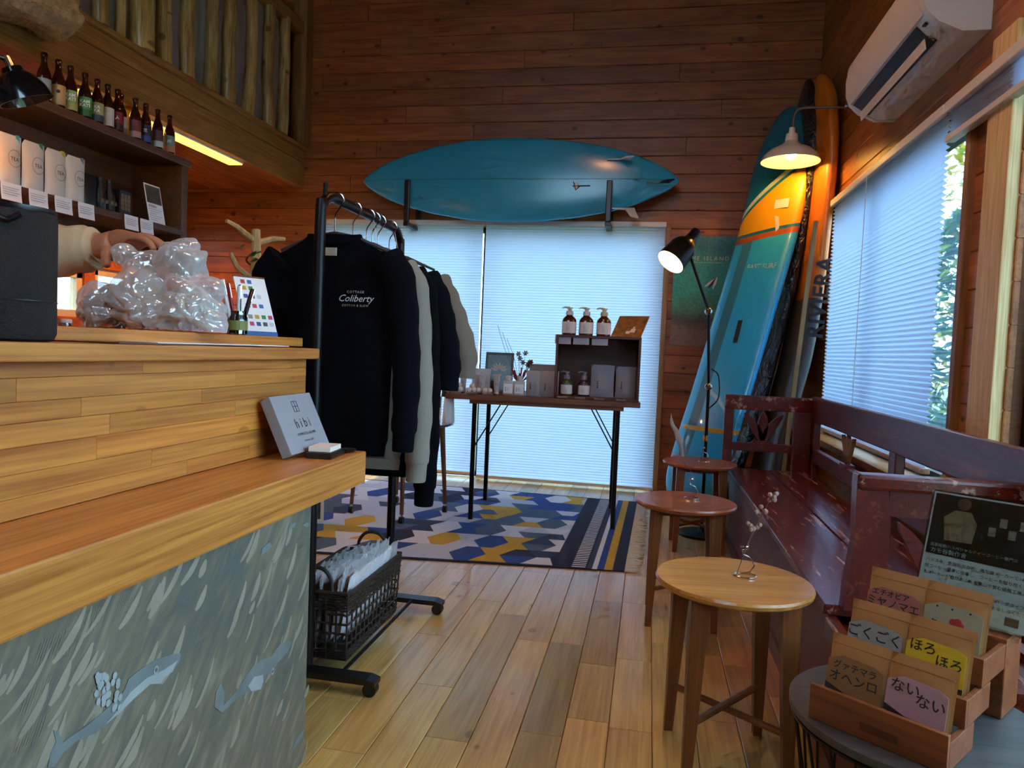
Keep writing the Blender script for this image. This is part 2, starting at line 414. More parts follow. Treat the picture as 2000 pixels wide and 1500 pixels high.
# left wall with two small windows
wl = structure('wall_left', None, None, label='brown board wall behind the service area')
b = MB(); b.box((XL-.12, YF, 0), (XL, YB+.1, 1.1)).box((XL-.12, YF, 1.9), (XL, YB+.1, ZC)).box((XL-.12, YF, 1.1), (XL, 4.0, 1.9)).box((XL-.12, 5.05, 1.1), (XL, YB+.1, 1.9)).box((XL-.12, 4.52, 1.1), (XL, 4.62, 1.9)).box((XL-.12, 4.62, 1.47), (XL, 5.05, 1.62)).box((XL-.12,4.0,1.43),(XL,4.52,1.9))
b.build('wall_core', M_wall, wl)
window('window_4', XL-.07, 0, 4.0, 4.52, 1.1, 1.43, [], 'small pale framed low window in the far left wall', mat('pale_frame', '#c9b48e', .5), .05)
window('window_5', XL-.07, 0, 4.62, 5.05, 1.62, 1.9, [], 'small pale framed high window in the far left wall', MATS['pale_frame'], .05)
window('window_6', XL-.07, 0, 4.62, 5.05, 1.1, 1.47, [], 'small pale framed window in the corner of the left wall', MATS['pale_frame'], .05)
b = MB(); b.box((XL, YF-.1, 0), (XR+.14, YF, 2.5)).box((XL, YF-.1, 4.0), (XR+.14, YF, ZC)).box((XL, YF-.1, 2.5), (-1.7, YF, 4.0)).box((-.1, YF-.1, 2.5), (XR+.14, YF, 4.0))
structure('wall_front', b, M_wall)
window('window_7', YF-.07, 1, -1.7, -.1, 2.5, 4.0, [-.9], 'high gable window behind the viewer')
structure('ceiling', MB().box((XL-.12, YF-.1, ZC), (XR+.14, YB+.14, ZC+.1)), M_ceil)

# ------------------------------------------------------------------ loft
LX = -2.78
lo = structure('loft', None, None, label='timber loft platform with pale fascia boards and plank underside')
for z0, z1 in ((2.212, 2.41), (2.414, 2.505)):
    MB().box((LX-.045, .2, z0), (LX, YB, z1), ch=.004).build('fascia_board', M_fascia, lo)
MB().box((LX-.06, .2, 2.505), (LX+.025, YB, 2.535), ch=.004).build('fascia_cap', M_fascia, lo)
for k in range(9):
    x = LX-.045-k*.13
    plank('soffit_plank', YB-.2, .128, .02, M_wall, lo, basis((x-.065, (YB+.2)/2, 2.235), (0, 1, 0), (0, 0, 1)), shade(rnd, .85, 1.15))
MB().box((XL, .2, 2.24), (LX-.045, YB, 2.5)).build('loft_floor', M_ceil, lo)
rl = thing('loft_railing', 'loft railing of peeled golden log balusters with a square newel', 'railing', (LX-.01, 4.2, 2.535))
def baluster(y, r, h, seed):
    q = random.Random(seed); b = MB(); pth = []; rs = []
    for i in range(9):
        t = i/8; pth.append((q.uniform(-.006, .006), y+q.uniform(-.006, .006)+.012*sin(t*4+seed), h*t)); rs.append(r*(1.05-.12*t+q.uniform(-.05, .05)))
    b.tube(pth, rs, 14)
    b.build('baluster', M_log, rl, True, loc=(0, -4.2, 0)).color = shade(q, .8, 1.15, .05)
for i, (y, r) in enumerate([(2.6, .04), (2.82, .036), (3.03, .04), (3.235, .040), (3.36, .026), (3.535, .064), (3.70, .044), (3.918, .044), (4.147, .040), (4.355, .046), (4.594, .043), (4.835, .042), (5.05, .042)]):
    baluster(y, r, .86 if i != 5 else 1.25, i*3+1)
MB().box((-.05, 2.3-4.2, .84), (.03, YB-4.2-.1, .93), ch=.006).build('rail', M_fascia, rl)
MB().box((-.06, YB-4.2-.11, 0), (.055, YB-4.2-.005, 1.6), ch=.006).build('newel', M_trim, rl)
# cloth hung behind the balusters
def cf(u, v):
    return (LX-.16+.03*sin(u*38)+.02*sin(u*17+1), 2.9+u*2.35, 2.56+v*1.15+.03*sin(u*9)*(1-v))
cl = MB().grid(cf, 120, 6).build('hanging_cloth', mat('grey_cloth', '#e6e2d8', .9), None, True)
sm = cl.modifiers.new('s', 'SOLIDIFY'); sm.thickness = .004
tag(cl, 'pale grey cloth hung behind the loft log balusters', 'cloth')
# shaggy fibre mat over the loft edge
def fib(u, v):
    th = v*2*pi; y = 1.95+u*.90; n = noise.noise(V((y*5, cos(th)*2, sin(th)*2)))
    return (LX+.10+(.13+.05*n)*cos(th), y-.03*n, 2.40+.0*u+(.14+.05*n-.04*u)*sin(th))
fm = thing('fibre_bolster', 'shaggy tan fibre roll resting against the loft edge', 'fibre roll', (LX+.1, 2.5, 2.25))
M_fib = mat('tan_fibre', '#c9a87c', .95, var=.3, vscale=30, bump=1, bscale=90)
fb = MB().grid(fib, 40, 28)
fb.sphere((LX+.10, 2.84, 2.40), (.12, .05, .11), 14)
fb.build('roll', M_fib, fm, True, loc=(-LX-.1, -2.5, -2.25))
q = random.Random(3); fs = MB()
for i in range(5200):
    u, v = q.random(), q.random(); p = V(fib(u, v)); c = V((LX+.1, p.y+(.15 if u < .9 else -.1), 2.40)); d = (p-c).normalized(); d += V((q.uniform(-1, 1), q.uniform(-1, 1), q.uniform(-1, 1)))*.9
    d = d.normalized()*q.uniform(.012, .035); s_ = V((q.uniform(-1, 1), q.uniform(-1, 1), q.uniform(-1, 1))).normalized()*.0016
    o = len(fs.v); fs.v += [tuple(p+s_), tuple(p-s_), tuple(p+d)]; fs.f.append((o, o+1, o+2)); fs.mi.append(0)
fo = fs.build('fibres', M_fib, fm, loc=(-LX-.1, -2.5, -2.25)); fo['kind'] = 'stuff'

# ------------------------------------------------------------------ pleated shades
def pleats(mb, axis, plane, a0, a1, z0, z1, pitch, depth):
    n = max(2, int((z1-z0)/pitch)); vs = []; fs = []
    for i in range(2*n+1):
        z = z1-(z1-z0)*i/(2*n); d = plane+(depth if i % 2 else 0)
        for a in (a0, a1): vs.append((d, a, z) if axis == 0 else (a, d, z))
    for i in range(2*n): fs.append((2*i, 2*i+1, 2*i+3, 2*i+2))
    return mb.add(vs, fs)
def shade_blind(label, axis, plane, a0, a1, z0, z1, pitch, railh=.035, cords=(), thick=.022, group=None):
    c = (a0+a1)/2; loc = (plane, c, z0) if axis == 0 else (c, plane, z0)
    t = thing('cellular_shade', label, 'window shade', loc, group=group); nl = tuple(-x for x in loc)
    def bx(aa, bb, za, zb, d0, d1, ch=.004):
        return MB().box((plane+d0, aa, za), (plane+d1, bb, zb), ch=ch) if axis == 0 else MB().box((aa, plane+d0, za), (bb, plane+d1, zb), ch=ch)
    sg = -1
    pleats(MB(), axis, plane+.005, a0+.004, a1-.004, z0+.02, z1, pitch, thick).build('pleated_fabric', M_blind, t, loc=nl)
    bx(a0, a1, z1-.002, z1+railh, -.012, .04).build('head_rail', M_rail, t, loc=nl)
    bx(a0, a1, z0, z0+.022, -.004, .03).build('bottom_rail', M_rail, t, loc=nl)
    for cc in cords:
        p = [(plane-.014, cc, z) if axis == 0 else (cc, plane-.014, z) for z in (z1, z0+.05)]
        MB().cyl(p[0], p[1], .002, n=6).build('cord', M_rail, t, loc=nl)
    return t
shade_blind('right hand backlit pleated shade behind the display table', 1, YB-.075, -1.262, .07, .015, 1.925, .02, thick=.006)
shade_blind('left hand backlit pleated shade behind the clothes rack', 1, YB-.075, -2.62, -1.275, .03, 1.925, .02, thick=.006)
shade_blind('lowered pleated shade on the right window above the red bench', 0, XR-.05, 2.925, 4.61, .60, 1.93, .0215, cords=(3.86,), thick=.018)
shade_blind('raised pleated shade gathered under its head rail beside the pine post', 0, XR-.05, 1.3, 2.915, 1.82, 1.93, .012, thick=.018)

# ------------------------------------------------------------------ outdoors
structure('ground', MB().box((-30, -20, -.4), (40, 50, -.15)), mat('outdoor_ground', '#6d7a5a', .9, var=.3, vscale=1))
M_bark = mat('bark', '#4a3c2c', .9)
def leafmat(n, c):
    return translucent(n, c, .35)
LM = [leafmat('leaf_a', '#5f7a30'), leafmat('leaf_b', '#98902e'), leafmat('leaf_c', '#2c5a54')]
def tree(x, y, h, r, seed, label, cols):
    q = random.Random(seed); t = thing('garden_tree', label, 'tree', (x, y, -.15), group='garden trees outside the right window')
    MB().tube([(0, 0, 0), (.05, .02, h*.4), (-.05, .05, h*.85)], [.12, .09, .03], 8).build('trunk', M_bark, t, True)
    b = MB()
    for i in range(3200):
        th = q.uniform(0, 2*pi); zz = q.uniform(.06, 1); rr = r*sqrt(max(.05, sin(pi*min(1, zz*.9+.1))))*q.uniform(.55, 1.0)
        p = V((cos(th)*rr, sin(th)*rr, zz*h)); a = V((q.uniform(-1, 1), q.uniform(-1, 1), q.uniform(-.7, .7))).normalized(); c = a.orthogonal().normalized()*.5
        s_ = q.uniform(.05, .11); b.cur = q.choice(cols); o = len(b.v)
        b.v += [tuple(p-a*s_), tuple(p+c*s_*.7), tuple(p+a*s_), tuple(p-c*s_*.7)]; b.f.append((o, o+1, o+2, o+3)); b.mi.append(b.cur)
    o = b.build('foliage', LM, t); o['kind'] = 'stuff'
for i, a in enumerate([(2.9, 7.3, 2.6, .9, 'low bluish green shrub nearest the right window pane', (2, 2, 0)), (4.0, 10.2, 4.6, 1.6, 'yellow green tree rising behind the low shrub outside', (0, 1, 1)), (7.6, 11.8, 4.0, 1.6, 'mixed green tree furthest right outside the window', (0, 2, 1)), (2.5, 2.4, 1.7, .7, 'small bush outside beside the pine post window', (2, 0, 2)), (4.9, 4.8, 3.2, 1.2, 'leafy green tree outside the clear side window', (0, 2, 0))]):
    tree(a[0], a[1], a[2], a[3], i+11, a[4], a[5])
# ------------------------------------------------------------------ service counter
ct = thing('service_counter', 'long pine service counter with a painted front and a lower ledge', 'counter', (-1.2, .9, 0))
o0 = (1.2, -.9, 0)
CE = 1.725   # far end of the counter
MB().box((-1.02, -.9, .0), (-.772, 1.55, .655)).build('counter_body', M_dkwood, ct, loc=o0)
M_mural, nt, mb_ = newmat('mural_plaster'); N = nt.nodes; L = nt.links; setp(mb_, Roughness=.75)
tc = N.new('ShaderNodeTexCoord'); mp = N.new('ShaderNodeMapping'); mp.inputs['Rotation'].default_value = (-.92, 0, 0); mp.inputs['Scale'].default_value = (1, 1, 1); L.new(tc.outputs['Object'], mp.inputs[0])
m2 = N.new('ShaderNodeMapping'); m2.inputs['Scale'].default_value = (1, 5, 24); L.new(mp.outputs[0], m2.inputs[0]); n1 = N.new('ShaderNodeTexNoise'); n1.inputs['Scale'].default_value = 1.5; n1.inputs['Detail'].default_value = 7; n1.inputs['Distortion'].default_value = 1.3; L.new(m2.outputs[0], n1.inputs['Vector'])
n2 = N.new('ShaderNodeTexNoise'); n2.inputs['Scale'].default_value = 3; n2.inputs['Detail'].default_value = 3; L.new(tc.outputs['Object'], n2.inputs['Vector'])
mx = N.new('ShaderNodeMix'); mx.data_type = 'FLOAT'; mx.inputs[0].default_value = .45; L.new(n1.outputs[0], mx.inputs[2]); L.new(n2.outputs[0], mx.inputs[3])
cr = N.new('ShaderNodeValToRGB'); e = cr.color_ramp.elements; e[0].position = .36; e[0].color = lin('#585a53'); e[1].position = .66; e[1].color = lin('#8f8573'); x = e.new(.5); x.color = lin('#706855'); L.new(mx.outputs[0], cr.inputs[0]); L.new(cr.outputs[0], mb_.inputs['Base Color'])
pan = MB().box((-.772, -.9, 0), (-.763, 1.562, .652)).build('painted_panel', M_mural, ct, loc=o0)
MB().box((-.90, -.9, .65), (-.688, 1.705, .73), ch=.004).build('ledge', M_countY, ct, loc=o0)
MB().box((-.92, -.9, .655), (-.888, CE-.005, .955)).build('upper_core', M_countY, ct, loc=o0)
q = random.Random(21); z = .731; rows = [.03, .034, .038, .034, .03, .034, .0235]
for h in rows:
    y = .1-q.random()*.5
    while y < CE:
        y1 = min(y+q.uniform(.22, .62), CE)
        if CE-y1 < .08: y1 = CE
        plank('stave', y1-y-.0004, h-.0004, .02, M_count, ct, basis((-.888+1.2, (y+y1)/2-.9, z+h/2), (0, 1, 0), (-1, 0, 0)), shade(q, .80, 1.1, .05), ch=.0006)
        y = y1
    z += h
MB().box((-1.02, -.9, .955), (-.84, 1.742, .982), ch=.003).build('top_board', M_countY, ct, loc=o0)
# painted fish on the front: flat paint a hair proud of the plaster
M_w1 = mat('paint_whale_blue', '#6f7675', .7, var=.15, vscale=20); M_w2 = mat('paint_whale_pale', '#979d9c', .7, var=.1, vscale=20); M_w3 = mat('paint_dark_line', '#565b5e', .7); M_w4 = mat('paint_brush_pale', '#8f8674', .75, var=.1, vscale=20)
PX = -.763
def pt(px, py):   # a point of the panel plane seen at a reference pixel
    d = RT*((px-1000)/FPX)+DN*((py-750)/FPX)+fwd; t = (PX-EYE.x)/d.x; p = EYE+d*t; return p.y, p.z
def flat(parent, pts, m, name, off, px=True):
    yz = [pt(*p) for p in pts] if px else pts
    n = len(yz); b = MB()
    vs = [(PX+off, y, z) for y, z in yz]+[(PX-.001, y, z) for y, z in yz]
    b.add(vs, [tuple(range(n))]+[(i, (i+1) % n, (i+1) % n+n, i+n) for i in range(n)])
    return b.build(name, m, parent, loc=o0)
wh1 = [(352, 1276), (330, 1279), (300, 1290), (272, 1308), (250, 1326), (243, 1345), (232, 1362), (205, 1386), (170, 1416), (135, 1440), (122, 1450), (112, 1428), (103, 1426), (108, 1448), (98, 1470), (92, 1498), (104, 1498), (124, 1468), (150, 1446), (185, 1432), (215, 1408), (246, 1378), (275, 1352), (292, 1336), (312, 1335), (320, 1322), (335, 1312), (350, 1290)]
wh2 = [(570, 1252), (560, 1252), (545, 1260), (530, 1282), (512, 1288), (495, 1300), (480, 1320), (468, 1340), (450, 1362), (436, 1378), (437, 1352), (430, 1332), (421, 1352), (418, 1380), (432, 1392), (445, 1380), (462, 1364), (480, 1352), (500, 1350), (512, 1332), (520, 1316), (533, 1318), (536, 1302), (546, 1290), (562, 1272)]
fish = [[(526, 1058), (512, 1070), (509, 1083), (520, 1078), (530, 1068)], [(578, 1020), (565, 1026), (562, 1034), (574, 1030)], [(598, 1020), (590, 1026), (598, 1030), (604, 1024)], [(594, 1424), (580, 1440), (566, 1470), (572, 1466), (590, 1440)]]
flat(pan, wh1, M_w1, 'painted_whale', .0012); pan.children
flat(pan, wh2, M_w1, 'painted_whale', .0012)
flat(pan, [(335, 1312), (320, 1322), (312, 1335), (292, 1336), (262, 1362), (232, 1392), (200, 1418), (224, 1392), (252, 1352), (285, 1324), (318, 1308), (345, 1290)], M_w2, 'whale_belly', .0018)
flat(pan, [(512, 1318), (495, 1322), (483, 1340), (490, 1350), (508, 1346), (513, 1330)], M_w2, 'whale_belly', .0018)
for f in fish: flat(pan, f, M_w1, 'painted_fish', .0012)
def disc(cx, cy, r, m, off, name='whale_eye'):
    y, z = pt(cx, cy); flat(pan, [(y+r*cos(a*pi/5), z+r*1.2*sin(a*pi/5)) for a in range(10)], m, name, off, False)
for e in ((303, 1308), (531, 1311)): disc(*e, .006, M_w2, .002); disc(*e, .003, M_w3, .0025)
q = random.Random(5); bs = MB(); bd = MB()
def stroke(b, px, py, ln, wd, ang, off):
    y, z = pt(px, py); pts = []; n = 8
    for i in range(n+1):
        t = i/n-.5; a = ang+.25*t; pts.append((y+cos(a)*ln*t, z+sin(a)*ln*t+.08*ln*t*t, wd*(.15+sin(pi*min(1, (t+.5)*.85+.1)))*.5, a))
    vs = []; 
    for yy, zz, w, a in pts: vs += [(PX+off, yy-sin(a)*w, zz+cos(a)*w), (PX+off, yy+sin(a)*w, zz-cos(a)*w)]
    b.add(vs, [(2*i, 2*i+2, 2*i+3, 2*i+1) for i in range(n)])
for i in range(120):
    px, py = q.uniform(-40, 600), q.uniform(1000, 1500)
    if py < 1275-.45*max(px, 0): continue
    stroke(bs, px, py, q.uniform(.025, .10), q.uniform(.006, .016), q.uniform(.7, 1.05), .0005+i*1.6e-6)
for i in range(26):   # clusters of fine hatching
    px, py = q.uniform(0, 590), q.uniform(1080, 1490)
    if py < 1300-.45*max(px, 0): continue
    y, z = pt(px, py)
    for j in range(9):
        yy = y+j*.005; bd.add([(PX+.0007, yy, z), (PX+.0007, yy+.0012, z), (PX+.0007, yy+.016, z+.03), (PX+.0007, yy+.0148, z+.03)], [(0, 1, 2, 3)])
x = bs.build('brush_strokes', M_w4, pan, loc=o0); x['kind'] = 'stuff'
x = bd.build('hatching', mat('paint_hatch', '#8a806c', .75), pan, loc=o0); x['kind'] = 'stuff'
bb = MB()   # beads on the first whale's back
for i in range(34):
    y, z = pt(q.uniform(186, 238), q.uniform(1316, 1386)); 
    bb.add([(PX+.0014+i*.00004, y+.005*cos(a), z+.006*sin(a)) for a in (0, 1.05, 2.1, 3.14, 4.2, 5.25)], [(0, 1, 2, 3, 4, 5)])
x = bb.build('painted_beads', M_w2, pan, loc=o0); x['kind'] = 'stuff'
for c in list(pan.children): c.location = (0, 0, 0)
# staff side worktop
wt = MB().box((-1.75, 1.0, .984), (-.955, 1.875, 1.008), ch=.003).build('worktop', M_countY, None)
tag(wt, 'pine worktop board laid behind the counter front', 'worktop')
cab = MB().box((-1.72, -.6, 0), (-1.03, 1.80, .98)).build('counter_cabinet', M_dkwood, None); tag(cab, 'dark wooden cabinet under the staff worktop', 'cabinet')

# ------------------------------------------------------------------ things on the counter
sp = thing('speaker', 'dark blue black cylindrical loudspeaker standing on the counter', 'speaker', (-.925, .90, .982))
M_spk = mat('speaker_mesh', '#0e1117', .6, bump=.6, bscale=900)
MB().lathe([(.050, 0), (.058, .004), (.0615, .012), (.0615, .180), (.059, .188)], 40, sx=1).build('mesh_body', M_spk, sp, True)
MB().lathe([(.0, .190), (.050, .190), (.0605, .193), (.0605, .188), (.058, .182)], 40, caps=False).build('top_rim', M_blackp, sp, True)
MB().lathe([(.0622, .058), (.0624, .0585), (.0624, .0595), (.0622, .060)], 40, caps=False).build('seam', M_blackp, sp, True)
MB().tube(smoothpath([(.028, -.052, .178), (.045, -.047, .168), (.053, -.033, .178)]), .004, 8).build('carry_loop', M_black, sp, True)
# papers
for i, (x0, y0, x1, y1, rz, nm, m) in enumerate([(-1.0, 1.05, -.87, 1.52, .03, 'grey clipboard sheet lying under the paper on the counter edge', mat('paper_grey', '#6e5a4c', .5)), (-.985, 1.16, -.86, 1.60, -.05, 'white paper sheet lying on the counter edge', M_paper)]):
    z = .983+i*.0018
    M = Matrix.Translation(((x0+x1)/2, (y0+y1)/2, z)) @ Matrix.Rotation(rz, 4, 'Z')
    o = MB().box((-(x1-x0)/2, -(y1-y0)/2, 0), ((x1-x0)/2, (y1-y0)/2, .0015)).build('paper_sheet', m, None, mx=M); tag(o, nm, 'paper')
# box sign on the ledge
sg = thing('display_box', 'grey box sign with small printed lettering leaning on the ledge end', 'sign', mx=basis((-.776, 1.585, .743), (.0, 1, 0), (-.42, -.0, .9)))
sgM = basis((0, 0, 0), (1, 0, 0), (0, 1, 0))
MB().box((-.098, 0, -.026), (.098, .142, 0), ch=.002).build('panel', mat('sign_grey', '#8e8f96', .55), sg)
text('hibi', .034, M_ink, sg, Matrix.Translation((.005, .068, .0006)), space=1.5)
text('10 MINUTES AROMA', .010, M_ink, sg, Matrix.Translation((.005, .042, .0006)))
text('incense stick', .009, M_ink, sg, Matrix.Translation((.005, .026, .0006)))
cr = MB()
for a in ((-.012, .1), (0, .1), (.012, .1)): cr.box((a[0]-.0007, .098, 0), (a[0]+.0007, .124, .0006))
for zz in (.098, .111, .1235): cr.box((-.0127, zz-.0007, 0), (.0127, zz+.0007, .0006))
cr.build('emblem', M_ink, sg)
ib = thing('incense_box', 'small pale matchbox on a dark tray at the ledge end', 'box', (-.742, 1.585, .731), rz=.1)
MB().box((-.030, -.05, 0), (.030, .05, .014), ch=.001).build('tray', M_blackp, ib); MB().box((-.026, -.042, .0145), (.026, .034, .026), ch=.001).build('sleeve', M_card, ib)
cn = thing('ash_dish', 'round dark dish beside the matchbox on the ledge', 'dish', (-.725, 1.662, .731)); MB().lathe([(.0, .002), (.022, .002), (.026, .007), (.024, .0075), (.02, .004), (0, .004)], 24, caps=False).build('dish', M_blackp, cn, True)
# jar with pens
pj = thing('pen_jar', 'glass jar of pens with a small yellow label on the worktop', 'jar', (-1.03, 1.665, 1.008))
MB().lathe([(.022, 0), (.026, .003), (.026, .044), (.023, .05), (.0235, .06), (.0215, .06), (.021, .05), (.0235, .042), (.0235, .005), (0, .004)], 24, caps=False).build('glass', glassmat('jar_glass', '#9fa8aa', .2), pj, True)
MB().lathe([(.0262, .012), (.0264, .012), (.0264, .036), (.0262, .036)], 24, caps=False).build('label', mat('jar_label', '#7d8a4c', .6), pj, True)
pens = [((-.004, -.01, .004), (-.016, -.045, .135), '#c9ccd0', .0055, 'thick silver grey marker leaning left in the pen jar'), ((-.002, .005, .004), (-.02, -.012, .128), '#7a1d2c', .004, 'dark red pen standing in the pen jar'), ((.002, .002, .004), (.0, .006, .125), '#b9c2cc', .004, 'clear grey pen in the pen jar'), ((.004, .004, .004), (-.005, .018, .128), '#2a1a20', .0045, 'dark purple pen in the pen jar'), ((.006, .003, .004), (.012, .05, .12), '#15161a', .0058, 'thick black pen leaning right in the pen jar')]
for a, bq, c, r, lb in pens:
    a, bq = V(a), V(bq); n = 'pen_'+c; pn = thing('pen', lb, 'pen', V((-1.03, 1.665, 1.008))+a, group='pens in the jar')
    d = bq-a; MB().tube([(0, 0, 0), d*.1, d*.98, d], [r*.4, r, r, r*.7], 10).build('barrel', mat(n, c, .3), pn, True)
    MB().tube([d*.72+V((r, 0, 0)), d*1.0+V((r, 0, 0))], r*.3, 6).build('clip', M_chrome, pn, True)
# branch stand
br = thing('branch_stand', 'pale bare branch stand with forked tips behind the pen jar', 'branch stand', (-1.52, 2.56, 0))
M_branch = wood('branch_wood', '#d9bb84', '#a9834a', rough=.5, axis=2, bump=.1)
MB().tube([(0, 0, 0), (.004, 0, .6), (.0, .0, 1.1), (.012, 0, 1.30), (.004, .006, 1.42)], [.035, .03, .024, .019, .017], 12).build('stem', M_branch, br, True)
for a in ([(.004, 0, 1.375), (-.035, -.06, 1.42), (-.055, -.10, 1.435)], [(.004, .01, 1.37), (.045, .06, 1.395), (.075, .10, 1.40)], [(.01, 0, 1.22), (-.035, -.055, 1.27), (-.05, -.075, 1.32)], [(.01, 0, 1.20), (.03, .045, 1.26), (.04, .06, 1.31)], [(.0, 0, 1.05), (-.05, -.09, 1.10), (-.075, -.14, 1.12)]):
    MB().tube(a, [.013, .011, .008], 8).build('fork', M_branch, br, True)
MB().lathe([(.12, 0), (.12, .02), (.03, .03)], 24).build('base', M_branch, br, True)
vn = thing('climbing_plant', 'leafy green vine twining round the branch stand', 'plant', (-1.5, 2.5, 1.0))
q = random.Random(9); st = [(.01+.045*cos(i*.9), .05+.05*sin(i*.9), .01+i*.016) for i in range(21)]
MB().tube(smoothpath(st, 3), .003, 5).build('vine', mat('vine', '#3a4a24', .7), vn, True)
M_leaf = mat('vine_leaf', '#3f5a2c', .5)
for i in range(34):
    p = V(st[q.randrange(len(st))])+V((q.uniform(-.05, .05), q.uniform(-.06, .06), q.uniform(-.02, .02))); d = V((q.uniform(-1, 1), q.uniform(-1, 1), q.uniform(-.4, .8))).normalized(); s_ = d.orthogonal().normalized(); L_ = q.uniform(.03, .055)
    u = d.cross(s_)
    MB().add([p, p+d*L_*.4+s_*L_*.3+u*.004, p+d*L_, p+d*L_*.4-s_*L_*.3+u*.004, p+d*L_*.45-u*.003], [(0, 1, 4), (1, 2, 4), (2, 3, 4), (3, 0, 4)]).build('leaf', M_leaf, vn)
# payment sign
pm = thing('payment_sign', 'slanted white payment sign with rows of small logos and a blue foot', 'sign', mx=basis((-1.03, 1.79, 1.009), (.55, .83, 0), (-.40, .27, .88)))
MB().box((-.045, 0, -.004), (.045, .185, 0), ch=.001).build('board', M_paper, pm); MB().box((-.045, 0, 0), (.045, .013, .0008)).build('foot_band', mat('sign_blue', '#2f6fae', .5), pm)
MB().box((-.045, .182, -.006), (.045, .187, .001)).build('edge_clip', mat('sign_brown', '#6b4a35', .5), pm)
lc = ['#c24a44', '#3d6fb0', '#8d8f92', '#c8a33a', '#3f8f52', '#c44c70', '#2f62a0', '#555a60', '#c8ccd0', '#7f5a9c']; q = random.Random(4)
for r_, (yy, n) in enumerate([(.168, 2), (.148, 2), (.122, 3), (.092, 3), (.058, 4), (.036, 4)]):
    for j in range(n):
        x = -.028+j*.019; c = lc[(r_*3+j) % 10]
        MB().box((x, yy-.006, 0), (x+.012, yy+.006, .0006)).build('logo_patch', mat('logo_'+c, c, .5), pm)
# small lidded jars at the back of the worktop
for i in range(4):
    o = thing('spice_tin', 'small silver lidded tin in the row beside the speaker, number %s from the speaker' % ('one', 'two', 'three', 'four')[i], 'tin', (-1.50+.02*i, 1.63+.075*i, 1.008), group='silver tins on the worktop')
    o['label'] = ['silver tin nearest the speaker on the worktop', 'second silver tin from the speaker on the worktop', 'third silver tin from the speaker on the worktop', 'silver tin closest to the plastic bag'][i]
    MB().lathe([(.014, 0), (.015, .002), (.015, .012), (.0135, .0125)], 20).build('body', M_chrome, o, True); MB().lathe([(.016, .0128), (.0165, .014), (.0165, .021), (.015, .0225), (0, .0225)], 20).build('lid', M_white, o, True)

# ------------------------------------------------------------------ plastic bag of packages
def filmmat(name, dens=.22, scale=34):
    mt, nt, b = newmat(name); N = nt.nodes; L = nt.links; N.remove(b)
    tc = N.new('ShaderNodeTexCoord'); nz = N.new('ShaderNodeTexNoise'); nz.noise_type = 'RIDGED_MULTIFRACTAL'; nz.inputs['Scale'].default_value = scale; nz.inputs['Detail'].default_value = 2; nz.inputs['Distortion'].default_value = 1.2; L.new(tc.outputs['Object'], nz.inputs['Vector'])
    bp = N.new('ShaderNodeBump'); bp.inputs['Strength'].default_value = .8; bp.inputs['Distance'].default_value = .006; L.new(nz.outputs[0], bp.inputs['Height'])
    t = N.new('ShaderNodeBsdfTransparent'); g = N.new('ShaderNodeBsdfGlossy'); g.inputs['Roughness'].default_value = .09; L.new(bp.outputs[0], g.inputs['Normal'])
    d = N.new('ShaderNodeBsdfDiffuse'); d.inputs[0].default_value = (.85, .87, .92, 1); L.new(bp.outputs[0], d.inputs['Normal'])
    lw = N.new('ShaderNodeLayerWeight'); lw.inputs[0].default_value = .35; L.new(bp.outputs[0], lw.inputs['Normal'])
    mr = N.new('ShaderNodeMapRange'); mr.inputs[3].default_value = dens; mr.inputs[4].default_value = .8; L.new(lw.outputs['Facing'], mr.inputs[0])
    gd = N.new('ShaderNodeMixShader'); gd.inputs[0].default_value = .6; L.new(g.outputs[0], gd.inputs[1]); L.new(d.outputs[0], gd.inputs[2])
    x = N.new('ShaderNodeMixShader'); L.new(mr.outputs[0], x.inputs[0]); L.new(t.outputs[0], x.inputs[1]); L.new(gd.outputs[0], x.inputs[2])
    L.new(x.outputs[0], N['Material Output'].inputs[0]); return mt
bgm = filmmat('clear_film', .44, 46)
bgb, nt, bs_ = newmat('bubble_wrap'); setp(bs_, Base_Color=(.44, .40, .33, 1), Roughness=.75)
BO = V((-1.07, 1.43, 1.0095))
bag = thing('plastic_bag', 'crumpled clear plastic bag of pale packages held on the counter', 'plastic bag', BO)
def blob(els, name, m, shrink, seed, amp):
    sp_ = MB()
    for px_, py_, rp_, dy in els: sp_.sphere(at(px_, py_, 1, 1.43+dy)-BO, max(.016, rp_*.00116-shrink), 20)
    to = sp_.build('b', m); rm = to.modifiers.new('r', 'REMESH'); rm.mode = 'VOXEL'; rm.voxel_size = .006; sm2 = to.modifiers.new('s', 'SMOOTH'); sm2.factor = .6; sm2.iterations = 14
    dg = bpy.context.evaluated_depsgraph_get(); dg.update(); me = bpy.data.meshes.new_from_object(to.evaluated_get(dg)); bpy.data.objects.remove(to)
    bm = bmesh.new(); bm.from_mesh(me); bmesh.ops.subdivide_edges(bm, edges=bm.edges[:], cuts=1, use_grid_fill=True); bm.normal_update(); off = V((seed, seed*2.1, seed*.7))
    new = []
    for v in bm.verts:
        p = v.co*22+off; w = noise.noise_vector(p*.35)*1.6; r1 = abs(noise.noise(V((p.x*.8, p.y*.8, p.z*1.5))*.55+w)); r2 = abs(noise.noise(p*1.5+w*1.3)); k = amp*(.010*(r1-.25)*2.4+.0042*(r2-.2)*2)
        new.append(v.co+v.normal*k)
    for v, c in zip(bm.verts, new): v.co = c; v.co.z = max(v.co.z, .001+shrink*.4)
    bm.to_mesh(me); bm.free(); me.materials.clear(); me.materials.append(m); me.polygons.foreach_set('use_smooth', [True]*len(me.polygons)); me.update()
    return link(name, me, bag)
